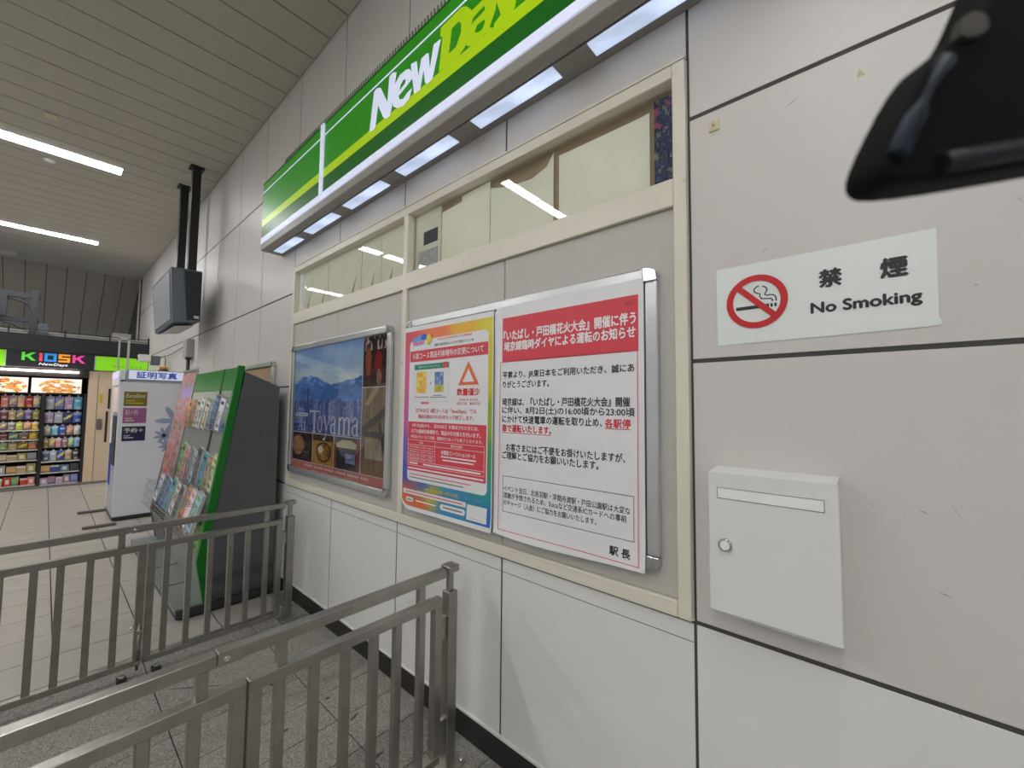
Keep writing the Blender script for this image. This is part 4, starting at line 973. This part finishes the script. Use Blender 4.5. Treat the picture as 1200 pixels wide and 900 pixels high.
text('Excellent', BS, M_stt, pb, box=(-0.70, 1.705, -0.495, 1.760), shear=0.2, lay=3)
strips('small_print', BS, [(-0.70, 1.655, -0.60, 1.668), (-0.70, 1.622, -0.52, 1.635)], M_stt2, pb, 3)
text('肌×色', BS, M_stt, pb, box=(-0.70, 1.46, -0.56, 1.535), lay=3)
strips('small_print', BS, [(-0.70, 1.405, -0.62, 1.418), (-0.70, 1.375, -0.60, 1.388)], M_stt, pb, 3)
text('予約＋', BS, M_stt, pb, box=(-0.70, 1.215, -0.50, 1.275), bold=0.03, lay=3)
strips('small_print', BS, [(-0.70, 1.165, -0.64, 1.176), (-0.70, 1.135, -0.60, 1.148)], M_stt, pb, 3)
M_pet = mat('petal_blue_grey', (152, 164, 192), 0.4)
def petal(cx, cz, ang, l, w, lay=1):
    pts = [(cx + math.cos(ang) * (l / 2 + l / 2 * math.cos(t)) - math.sin(ang) * w / 2 * math.sin(t), cz + math.sin(ang) * (l / 2 + l / 2 * math.cos(t)) + math.cos(ang) * w / 2 * math.sin(t)) for t in [2 * math.pi * k / 14 for k in range(14)]]
    poly('petal', BS, pts, M_pet, pb, lay)
for a in (120, 180, 240, 60, 300, 0): petal(-0.14, 1.37, math.radians(a), 0.24, 0.075)
for k in range(8): petal(-0.265, 1.155, math.radians(45 * k + 15), 0.125, 0.04, 2)
for k in range(3): petal(-0.21, 1.005, math.radians(150 + 40 * k), 0.11, 0.04)
M_fmt = mat('pale_metal', (190, 192, 176), 0.4, vary=0.03)
af = thing('standing_frame', 'pale narrow metal frame standing on top of the white photo booth', 'frame', (-0.73, 8.0, 1.95))
box('upright', -0.800, -0.780, 7.99, 8.01, 2.09, 2.55, M_fmt, af); box('upright', -0.705, -0.680, 7.99, 8.01, 1.955, 2.55, M_fmt, af); box('crossbar', -0.800, -0.680, 7.99, 8.01, 2.53, 2.555, M_fmt, af)
for k, y in enumerate((7.66, 8.76)):
    o = box('floor_bar', -1.06, -0.74, y - 0.03, y + 0.03, 0.0, 0.035, mat('bar_brown', (104, 92, 84), 0.5), None, bev=0.01, seg=2)
    tag(o, ('low brown floor bar nearer the camera beside the photo booth', 'low brown floor bar farther back at the photo booth entrance')[k], 'floor bar', 'floor bars by the photo booth')

# ================================================================== WALL FITTINGS BEHIND
snap = snap_frame('notice_board', 'aluminium framed tan board on the wall behind the green rack', 4.29, 5.80, 1.02, 2.045, 0.046, mat('cork_tan', (176, 150, 118), 0.7, vary=0.06))
M_jb = mat('junction_grey', (168, 166, 158), 0.5, vary=0.02)
jb = thing('junction_box', 'grey wall junction box with a pipe below it, under the hanging monitor', 'box', (-0.04, 7.78, 2.31))
box('box_body', -0.085, -0.0005, 7.66, 7.90, 2.325, 2.60, M_jb, jb, bev=0.006, seg=2)
box('box_lid', -0.095, -0.085, 7.665, 7.895, 2.33, 2.595, M_jb, jb, bev=0.003)
disc('pipe_neck', (-0.045, 7.78, 2.310), (0, 0, 1), 0.04, 0.03, M_rdark, jb, 14)
tube('pipe', [(-0.045, 7.78, 2.295), (-0.045, 7.78, 0.02)], 0.024, M_rdark, jb, 10)
sc = thing('security_camera', 'small white camera on a grey wall bracket above the photo booth', 'camera', (-0.25, 9.5, 2.3))
box('bracket_box', -0.255, -0.135, 9.45, 9.60, 2.30, 2.46, mat('bracket_grey', (96, 98, 104), 0.5), sc, bev=0.006)
cb = box('camera_body', -0.43, -0.258, 9.43, 9.53, 2.34, 2.47, M_white, sc, bev=0.02, seg=3)
disc('lens', (-0.437, 9.48, 2.40), (1, 0, 0), 0.035, 0.02, M_black, sc, 14, 0.003)
tube('arm', [(-0.135, 9.52, 2.40), (-0.12, 9.52, 2.45), (-0.07, 9.52, 2.47), (-0.055, 9.52, 2.42), (-0.055, 9.52, 2.30)], 0.012, M_jb, sc, 8)
tube('stay', [(-0.14, 9.5, 2.43), (-0.04, 9.2, 2.48), (-0.02, 8.0, 2.55)], 0.006, M_joint, sc, 6)
ob = thing('beacon', 'small orange beacon on the wall above the photo booth', 'lamp', (-0.08, 9.5, 2.19))
disc('beacon_base', (-0.08, 9.5, 2.205), (0, 0, 1), 0.075, 0.03, M_rdark, ob, 16)
disc('beacon_dome', (-0.08, 9.5, 2.25), (0, 0, 1), 0.06, 0.06, mat('orange_plastic', (190, 130, 40), 0.3), ob, 16, 0.02)
box('beacon_plate', -0.08, -0.0005, 9.45, 9.55, 2.175, 2.19, M_jb, ob)

# ================================================================== HANGING MONITOR
M_m1 = mat('monitor_case', (88, 96, 106), 0.45, vary=0.03); M_m2 = mat('monitor_face', (150, 152, 156), 0.35, vary=0.03); M_m3 = mat('monitor_dark', (36, 40, 46), 0.5); M_pole = mat('pole_black', (26, 26, 28), 0.45)
hm = thing('hanging_monitor', 'grey double monitor housing hanging from the ceiling on two black poles', 'monitor', (-0.35, 6.9, 4.70))
for y in (6.57, 7.28):
    box('ceiling_flange', -0.355, -0.205, y - 0.075, y + 0.075, 4.685, 4.7095, M_pole, hm, bev=0.003)
    box('pole', -0.325, -0.235, y - 0.045, y + 0.045, 3.27, 4.686, M_pole, hm, bev=0.003)
top = [(-0.198, 6.40), (-0.396, 6.40), (-0.503, 6.43), (-0.548, 7.42), (-0.50, 7.46), (-0.23, 7.46)]
bot = [(-0.196, 6.40), (-0.335, 6.40), (-0.462, 6.43), (-0.492, 7.40), (-0.45, 7.44), (-0.226, 7.44)]
ZT = [3.312, 3.308, 3.306, 3.225, 3.225, 3.28]; ZB = [2.672, 2.655, 2.632, 2.585, 2.585, 2.64]
vs = [(x, y, z) for (x, y), z in zip(top, ZT)] + [(x, y, z) for (x, y), z in zip(bot, ZB)]
o = wmesh('housing', vs, [(0, 1, 2, 3, 4, 5), (11, 10, 9, 8, 7, 6)] + [(i, i + 6, (i + 1) % 6 + 6, (i + 1) % 6) for i in range(6)], M_m1, hm)
def lerp(a, b, t): return tuple(p + (q - p) * t for p, q in zip(a, b))
def onface(a, b, c, d, s, t, off=(0, 0, 0)):   # a,b top edge; d,c bottom edge
    p = lerp(lerp(a, b, s), lerp(d, c, s), t); return tuple(p[i] + off[i] for i in range(3))
a, b, c, d = vs[3], vs[2], vs[8], vs[9]
prism('screen', [onface(a, b, c, d, .07, .06, (-.002, 0, 0)), onface(a, b, c, d, .93, .06, (-.002, 0, 0)), onface(a, b, c, d, .93, .94, (-.002, 0, 0)), onface(a, b, c, d, .07, .94, (-.002, 0, 0))], (-0.006, 0, 0), M_m2, hm)
a, b, c, d = vs[1], vs[0], vs[6], vs[7]
prism('end_plate', [onface(a, b, c, d, .10, .03, (0, -.001, 0)), onface(a, b, c, d, 1, .03, (0, -.001, 0)), onface(a, b, c, d, 1, .98, (0, -.001, 0)), onface(a, b, c, d, .04, .98, (0, -.001, 0))], (0, -0.006, 0), M_m3, hm)
box('maker_plate', -0.262, -0.212, 6.390, 6.393, 2.70, 2.735, M_white, hm)
prism('under_vent', [(vs[8][0] + .04, 6.55, 2.60), (vs[6][0] - .03, 6.55, 2.633), (vs[6][0] - .05, 7.30, 2.615), (vs[9][0] + .05, 7.30, 2.58)], (0, 0, -0.006), mat('vent_grey', (200, 198, 188), 0.5), hm)

# ================================================================== KIOSK
KY = 11.88
M_kblack = mat('kiosk_black', (28, 28, 34), 0.4); M_kgreen = mat('kiosk_green_lit', (132, 214, 26), 0.35, emit=0.34, vary=0.05, scale=20)
M_kbeige = mat('kiosk_beige', (212, 190, 162), 0.5, vary=0.03); M_kin = mat('kiosk_inside', (18, 16, 16), 0.6); M_kick = mat('kiosk_kick', (120, 116, 108), 0.5)
M_shelf = mat('shelf_edge', (206, 200, 190), 0.5)
KX0, KX1 = -3.2, -0.004
ki = thing('kiosk', 'station kiosk with black and lime sign and lit bread pictures above full goods shelves', 'kiosk', (-1.5, 12.2, 0))
box('kick_plate', KX0, KX1, KY - 0.02, KY + 0.3, 0, 0.045, M_kick, ki, bev=0.003)
box('back_wall', KX0, KX1, KY + 0.42, KY + 0.46, 0.045, 2.28, M_kin, ki)
box('column', -0.885, -0.748, KY - 0.005, KY + 0.42, 0.045, 2.27, M_kbeige, ki, bev=0.003)
dr = box('door', -0.742, -0.20, KY, KY + 0.04, 0.045, 2.20, M_kbeige, ki, bev=0.003)
box('door_window', -0.610, -0.575, KY - 0.006, KY + 0.001, 0.82, 1.45, M_kblack, dr, bev=0.002); box('door_window', -0.590, -0.555, KY - 0.006, KY + 0.001, 1.50, 1.92, M_kblack, dr, bev=0.002)
box('keypad', -0.735, -0.665, KY - 0.03, KY - 0.001, 1.08, 1.30, mat('keypad_grey', (110, 108, 104), 0.4, metal=0.4), dr, bev=0.004)
box('yellow_notice', -0.72, -0.67, KY - 0.004, KY - 0.001, 1.62, 1.80, mat('notice_yellow', (190, 170, 40), 0.5), dr)
box('door_header', -0.745, KX1, KY, KY + 0.04, 2.201, 2.28, M_kbeige, ki)
box('side_wall', -0.195, KX1, KY, KY + 0.04, 0.045, 2.20, M_kbeige, ki)
box('roof', KX0, KX1, KY - 0.02, KY + 1.4, 2.66, 2.70, M_kblack, ki)
box('sign_case', KX0, 0.0 - 0.002, KY - 0.05, KY + 0.1, 2.28, 2.60, M_kblack, ki, bev=0.004)
box('fascia', KX0, KX1, KY - 0.08, KY + 0.12, 2.605, 2.905, M_kblack, ki, bev=0.004)
KP = FP(KY - 0.0505)
rect('lime_panel', KP, KX0, 2.285, -1.955, 2.575, M_kgreen, ki, 1)
rect('lime_panel', KP, -0.805, 2.285, -0.01, 2.575, M_kgreen, ki, 1)
poly('sign_panel', KP, [(-1.945, 2.285), (-0.835, 2.285), (-0.822, 2.34), (-0.818, 2.43), (-0.822, 2.52), (-0.835, 2.575), (-1.945, 2.575), (-1.958, 2.52), (-1.962, 2.43), (-1.958, 2.34)], M_kblack, ki, 2)
M_rim = mat('sign_rim', (190, 200, 190), 0.4)
strips('sign_rim', KP, [(-0.822, 2.285, -0.808, 2.575), (-1.968, 2.285, -1.955, 2.575)], M_rim, ki, 3)
def kl(name, ps, u, m, w=0.14, h=0.155, zb=2.405):
    vs, fs = [], []
    for pts in ps:
        b = len(vs); vs += [KP.at(u + x * w, zb + z * h, 4 * LAY + b * 1e-4) for x, z in pts]; fs.append(tuple(range(b, b + len(pts))))
    wmesh('lettering', vs, fs, m, ki)
def lit(n, c): return mat(n, c, 0.4, emit=0.5, vary=0)
Kp = [[(0, 0), (.26, 0), (.26, 1), (0, 1)], [(.26, .42), (.5, .42), (1.15, 1), (.78, 1), (.26, .60)], [(.34, .55), (.60, .62), (1.2, 0), (.82, 0)]]
kl('K', Kp, -1.775, lit('k_green', (80, 200, 60)), 0.15)
kl('I', [[(.1, 0), (.4, 0), (.4, 1), (.1, 1)]], -1.575, lit('k_red', (216, 60, 90)))
kl('O', [[(0, .0), (1.1, 0), (1.1, .24), (0, .24)], [(0, .76), (1.1, .76), (1.1, 1), (0, 1)], [(0, .2), (.28, .2), (.28, .8), (0, .8)], [(.82, .2), (1.1, .2), (1.1, .8), (.82, .8)]], -1.495, lit('k_blue', (40, 140, 220)))
kl('S', [[(0, .0), (1.1, 0), (1.1, .22), (0, .22)], [(0, .78), (1.1, .78), (1.1, 1), (0, 1)], [(0, .40), (1.1, .40), (1.1, .60), (0, .60)], [(0, .5), (.28, .5), (.28, .8), (0, .8)], [(.82, .2), (1.1, .2), (1.1, .5), (.82, .5)]], -1.315, lit('k_orange', (244, 156, 30)))
kl('K', Kp, -1.130, lit('k_pink', (230, 60, 150)), 0.15)
text('NewDays', KP, lit('k_white', (230, 232, 236)), ki, box=(-1.56, 2.315, -1.19, 2.375), bold=0.03, shear=0.2, lay=4)
text('コンビニエンス', KP, mat('lime_text', (70, 150, 20), 0.5), ki, box=(-0.56, 2.36, -0.10, 2.41), lay=2)
box('strip_light', KX0, -1.03, KY - 0.09, KY - 0.02, 2.205, 2.235, mat('strip_white', (255, 240, 235), 0.4, emit=13.0, vary=0), ki)
box('soffit', KX0, -0.885, KY - 0.02, KY + 0.42, 2.12, 2.28, M_kin, ki)
def bread(k):
    def f(s, t):
        n = fbm(s * 5, t * 4, 80 + k); m_ = fbm(s * 9, t * 8, 90 + k); c = (244, 240, 234)
        e = ((s - 0.55) / 0.42) ** 2 + ((t - 0.42) / 0.52) ** 2
        if e < 1 and n > -0.25: c = (216 + 30 * m_, 152 + 70 * m_, 84 + 90 * m_)
        if e < 1 and m_ > 0.35: c = (246, 226, 170)
        if e < 1 and m_ < -0.4: c = (170, 96, 62)
        return tuple(max(0, min(255, v)) for v in c)
    return f
for k, (a, b) in enumerate(((-2.70, -2.33), (-2.32, -1.665), (-1.640, -0.972))):
    box('light_box', a, b, KY + 0.012, KY + 0.05, 1.80, 2.095, M_kblack, ki)
    picture('lit_picture', FP(KY + 0.011), a + 0.008, 1.808, b - 0.008, 2.087, 40, 18, bread(k), M_picem, ki, 1)
for x in (-3.19, -2.35, -1.475, -0.915): box('upright', x - 0.02, x + 0.03, KY + 0.01, KY + 0.42, 0.045, 1.80, M_kblack, ki)
box('top_strip', KX0, -0.885, KY + 0.005, KY + 0.42, 1.782, 1.80, M_kblack, ki)
LZ = [1.53, 1.30, 1.105, 0.925, 0.74, 0.545, 0.31, 0.085]; RZ = [1.49, 1.225, 0.985, 0.745, 0.495, 0.285, 0.060]
for z in LZ[2:]: box('shelf', -2.33, -1.497, KY + 0.012, KY + 0.40, z - 0.022, z - 0.004, M_shelf, ki)
for z in RZ[4:]: box('shelf', -1.443, -0.937, KY + 0.012, KY + 0.40, z - 0.022, z - 0.004, M_shelf, ki)
for z in LZ[:2]: box('hook_rail', -2.33, -1.497, KY + 0.30, KY + 0.32, z + 0.20, z + 0.215, M_kick, ki)
for z in RZ[:4]: box('hook_rail', -1.443, -0.937, KY + 0.30, KY + 0.32, z + 0.20, z + 0.215, M_kick, ki)
for z in (2.93, 2.985): box('roof_rail', KX0, KX1, KY - 0.05, KY - 0.03, z, z + 0.012, M_kblack, ki)
for x in (-2.6, -1.95, -1.25, -0.62, -0.02): box('rail_post', x - 0.012, x + 0.012, KY - 0.05, KY - 0.03, 2.905, 3.03, M_kblack, ki)
box('roof_slats', KX0, KX1, KY + 0.16, KY + 0.20, 2.70, 2.99, M_jb, ki)
rb = thing('roof_unit', 'pale boxy unit on the kiosk roof behind the rail', 'box', (-0.42, 12.1, 2.70))
box('unit_body', -0.56, -0.28, 12.1, 12.4, 2.70, 3.10, M_jb, rb, bev=0.006); box('unit_lid', -0.57, -0.27, 12.09, 12.41, 3.10, 3.115, M_jb, rb)
mf = thing('monitor_bracket', 'dark metal screen bracket with curved braces standing above the kiosk sign', 'bracket', (-1.85, 12.05, 2.70))
M_br = mat('bracket_dark', (58, 60, 66), 0.5)
box('bracket_rail', -2.75, -1.60, 12.03, 12.09, 3.60, 3.70, M_br, mf, bev=0.004); box('bracket_rail', -2.75, -1.60, 12.03, 12.09, 3.14, 3.22, M_br, mf, bev=0.004)
box('bracket_upright', -1.72, -1.62, 12.0, 12.12, 2.70, 3.76, M_br, mf, bev=0.004); box('bracket_upright', -2.10, -2.00, 12.0, 12.12, 3.22, 3.60, M_br, mf, bev=0.004)
tube('curved_brace', [(-2.05, 12.06, 3.58), (-1.92, 12.06, 3.565), (-1.80, 12.06, 3.53), (-1.72, 12.06, 3.44), (-1.68, 12.06, 3.34)], 0.022, M_br, mf)
tube('curved_brace', [(-2.1, 12.06, 3.14), (-1.9, 12.06, 3.08), (-1.78, 12.06, 3.0), (-1.70, 12.06, 2.92)], 0.022, M_br, mf)
box('grey_box', -1.60, -1.47, 12.0, 12.14, 2.72, 3.14, M_m1, mf, bev=0.006)

# goods
GC = {'salmon': (226, 130, 120), 'lilac': (186, 160, 196), 'peach': (236, 178, 136), 'red': (206, 62, 62), 'white': (226, 222, 220), 'maroon': (128, 62, 76), 'tan': (186, 160, 120), 'grey': (150, 150, 152), 'violet': (128, 104, 160),
      'brown': (128, 100, 86), 'mauve': (160, 130, 150), 'lime': (196, 206, 70), 'pink': (222, 150, 160), 'yellow': (226, 190, 50), 'teal': (110, 170, 180), 'green': (140, 170, 110), 'olive': (160, 150, 80), 'orange': (220, 130, 80),
      'beige': (204, 184, 156), 'periwinkle': (140, 150, 214), 'light blue': (140, 190, 226), 'cyan': (110, 196, 230), 'silver': (184, 190, 204), 'navy': (56, 74, 140), 'blue': (60, 100, 190), 'mint': (170, 214, 190), 'steel blue': (92, 124, 150), 'charcoal': (74, 72, 70), 'ochre': (206, 168, 110)}
M_bag = mat('snack_bag', rough=0.3, vary=0.06, objcol=True, coat=0.2)
def colorize(me, fn):
    ca = me.color_attributes.new('Col', 'FLOAT_COLOR', 'CORNER'); buf = []
    for p in me.polygons:
        c = fn(p)
        for _ in p.vertices: buf += [lin(c[0]), lin(c[1]), lin(c[2]), c[3]]
    ca.data.foreach_set('color', buf); me.materials.append(M_bag)
def bagmesh(kind, w, h, d, v):
    if kind == 'bag':
        nu, nv = 6, 8; vs = []; fs = []
        for side in (-1, 1):
            for j in range(nv + 1):
                for i in range(nu + 1):
                    s, t = i / nu, j / nv; bul = (math.sin(math.pi * s) * math.sin(math.pi * min(1, t * 1.12))) ** 0.6 if t < 0.88 else 0
                    vs.append((w * (s - 0.5), side * (-1) * -d / 2 * bul if side > 0 else -d / 2 * bul, h * t))
        n = (nu + 1) * (nv + 1)
        for j in range(nv):
            for i in range(nu):
                a = j * (nu + 1) + i; fs.append((a, a + 1, a + nu + 2, a + nu + 1)); fs.append((n + a, n + a + nu + 1, n + a + nu + 2, n + a + 1))
        b = len(vs); vs += [(-w * .16, 0, h * .98), (w * .16, 0, h * .98), (w * .1, 0, h * 1.12), (-w * .1, 0, h * 1.12)]; fs += [(b, b + 1, b + 2, b + 3)]
        me = polymesh(vs, fs)
        def fn(p):
            c = p.center; s, t = c.x / w + .5, c.z / h
            if t > 0.98: return (225, 222, 215, 0.2)
            if v == 0 and .62 < t < .78 and .2 < s < .9: return (240, 238, 235, 0.3)
            if v == 0 and t < .3 and .3 < s < .8: return (235, 225, 190, 0.5)
            if v == 1 and .15 < t < .40 and .3 < s < .8: return (232, 226, 210, 0.4)
            if v == 1 and t > .7: return (220, 220, 230, 0.5)
            if v == 2 and abs(t - .35 - s * .4) < .11: return (240, 220, 90, 0.1)
            if v == 2 and t < .22: return (80, 80, 100, 0.5)
            return (255, 255, 255, 1.0)
        colorize(me, fn); return me
    bm = bmesh.new(); bmesh.ops.create_cube(bm, size=1)
    bmesh.ops.subdivide_edges(bm, edges=list(bm.edges), cuts=3, use_grid_fill=True)
    for q in bm.verts:
        k = 1.0 - (0.12 * (0.5 - q.co.z) if kind == 'cup' else 0)
        q.co = Vector((q.co.x * w * k, q.co.y * d * k, (q.co.z + .5) * h))
    me = mesh_bm(bm)
    def fn(p):
        t = p.center.z / h; s = p.center.x / w + .5
        if kind == 'cup' and t > .9: return (230, 225, 215, 0.2)
        if v == 0 and .3 < t < .7 and .25 < s < .75: return (236, 232, 226, 0.2)
        if v == 1 and t > .74: return (230, 226, 216, 0.25)
        if v == 2 and t < .26: return (60, 60, 70, 0.4)
        return (255, 255, 255, 1.0)
    colorize(me, fn); return me
GM = {}
def good(kind, x, y, z, w, h, d, col, lab, grp, v):
    key = (kind, round(w, 3), round(h, 3), round(d, 3), v)
    if key not in GM: GM[key] = bagmesh(*key[:4], v)
    nm = {'bag': 'snack_bag', 'box': 'packet', 'cup': 'cup'}[kind]
    o = bpy.data.objects.new(nm, GM[key]); COL.objects.link(o); o.location = (x, y, z); o.color = L3(GC[col])
    o.rotation_euler = (0, 0, random.uniform(-.06, .06)); tag(o, lab, {'bag': 'snack bag', 'box': 'packet', 'cup': 'cup'}[kind], grp); return o
NUM = ['', 'first', 'second', 'third', 'fourth', 'fifth', 'sixth', 'seventh', 'eighth']
left = [(0, 'bag', 'salmon lilac peach red white'), (1, 'bag', 'maroon tan grey violet olive'), (2, 'bag', 'mauve grey lime pink yellow'), (3, 'bag', 'maroon teal brown yellow'), (4, 'bag', 'green tan olive orange'), (5, 'box', 'beige tan olive grey'), (6, 'box', 'grey ochre tan olive'), (7, 'cup', 'ochre red green red salmon')]
right = [(0, 'bag', 'silver periwinkle lilac cyan'), (1, 'bag', 'lilac silver navy blue'), (2, 'bag', 'silver cyan blue pink white'), (3, 'bag', 'olive beige pink mauve mint light_blue'), (4, 'bag', 'steel_blue silver blue tan charcoal'), (5, 'box', 'ochre navy steel_blue charcoal'), (6, 'box', 'lilac mauve lilac mauve periwinkle')]
for side, tab, X0, X1, ZZ in (('left', left, -1.985, -1.50, LZ), ('right', right, -1.445, -0.945, RZ)):
    for r, kind, cs in tab:
        cs = [c.replace('_', ' ') for c in cs.split()]; n = len(cs); p = (X1 - X0) / n
        ztop = 1.775 if r == 0 else ZZ[r - 1] - 0.03; z = ZZ[r]; h = (ztop - z)
        for k, c in enumerate(cs):
            hh = h * (0.88 if kind == 'bag' else random.choice((0.62, 0.72, 0.8)))
            lab = '%s %s, %s from the right on %s level of %s kiosk shelving' % (c, {'bag': 'snack bag', 'box': 'packet', 'cup': 'cup'}[kind], NUM[n - k], NUM[r + 1], side)
            good(kind, X0 + p * (k + .5), KY + (0.12 if kind == 'bag' else 0.10), z if kind != 'bag' or r > 1 or side == 'left' else z, p * 0.93, hh, 0.06 if kind == 'bag' else 0.12, c, lab, 'goods on the kiosk shelves', (k * 2 + r) % 3)
# more of the same goods left of the visible bay edge are outside the frame

# ================================================================== NEAR BLACK OBJECT
M_nb = mat('black_leather', (7, 7, 9), 0.8, vary=0.2, spec=0.2); M_nb2 = mat('edge_blue_sheen', (40, 50, 66), 0.5)
NPL = Plane((-1.2795, -0.0058, 1.7020), (0.66072, -0.75056, 0.00996), (-0.04805, -0.02905, 0.99842))
bc = thing('black_case', 'black rounded case edge hanging very close at the upper right, out of focus', 'case', (-1.26, -0.03, 1.70))
def sm(pts, it=2):
    for _ in range(it):
        q = []
        for k in range(len(pts)):
            a, b = pts[k], pts[(k + 1) % len(pts)]
            q += [tuple(a[i] * .75 + b[i] * .25 for i in (0, 1)), tuple(a[i] * .25 + b[i] * .75 for i in (0, 1))]
        pts = q
    return pts
body = sm([(-0.0025, 0.0), (-0.0015, 0.009), (0.0145, 0.040), (0.0250, 0.0445), (0.0330, 0.0600), (0.050, 0.103), (0.090, 0.103), (0.088, 0.012), (0.052, 0.0052), (0.006, -0.0025)])
prism('case_body', [NPL.at(u, v) for u, v in body], -NPL.n * 0.016, M_nb, bc, bev=0.002)
tube('case_piping', [NPL.at(u, v, 0.0005) for u, v in ((0.0018, 0.0062), (0.0070, 0.0172), (0.0158, 0.035))], 0.0030, M_nb2, bc, 10)  # bluish sheen along the case edge, painted as a strip
tube('case_piping', [NPL.at(u, v, 0.0005) for u, v in ((0.015, 0.0035), (0.030, 0.0062), (0.052, 0.0102), (0.088, 0.0165))], 0.0032, mat('piping_dark', (22, 22, 32), 0.5), bc, 10)
prism('clasp', [NPL.at(u, v, 0.002) for u, v in sm([(0.0190, 0.0405), (0.0205, 0.0485), (0.0275, 0.0490), (0.0285, 0.0425)])], -NPL.n * 0.003, mat('clasp_metal', (80, 76, 70), 0.4, metal=0.5), bc)
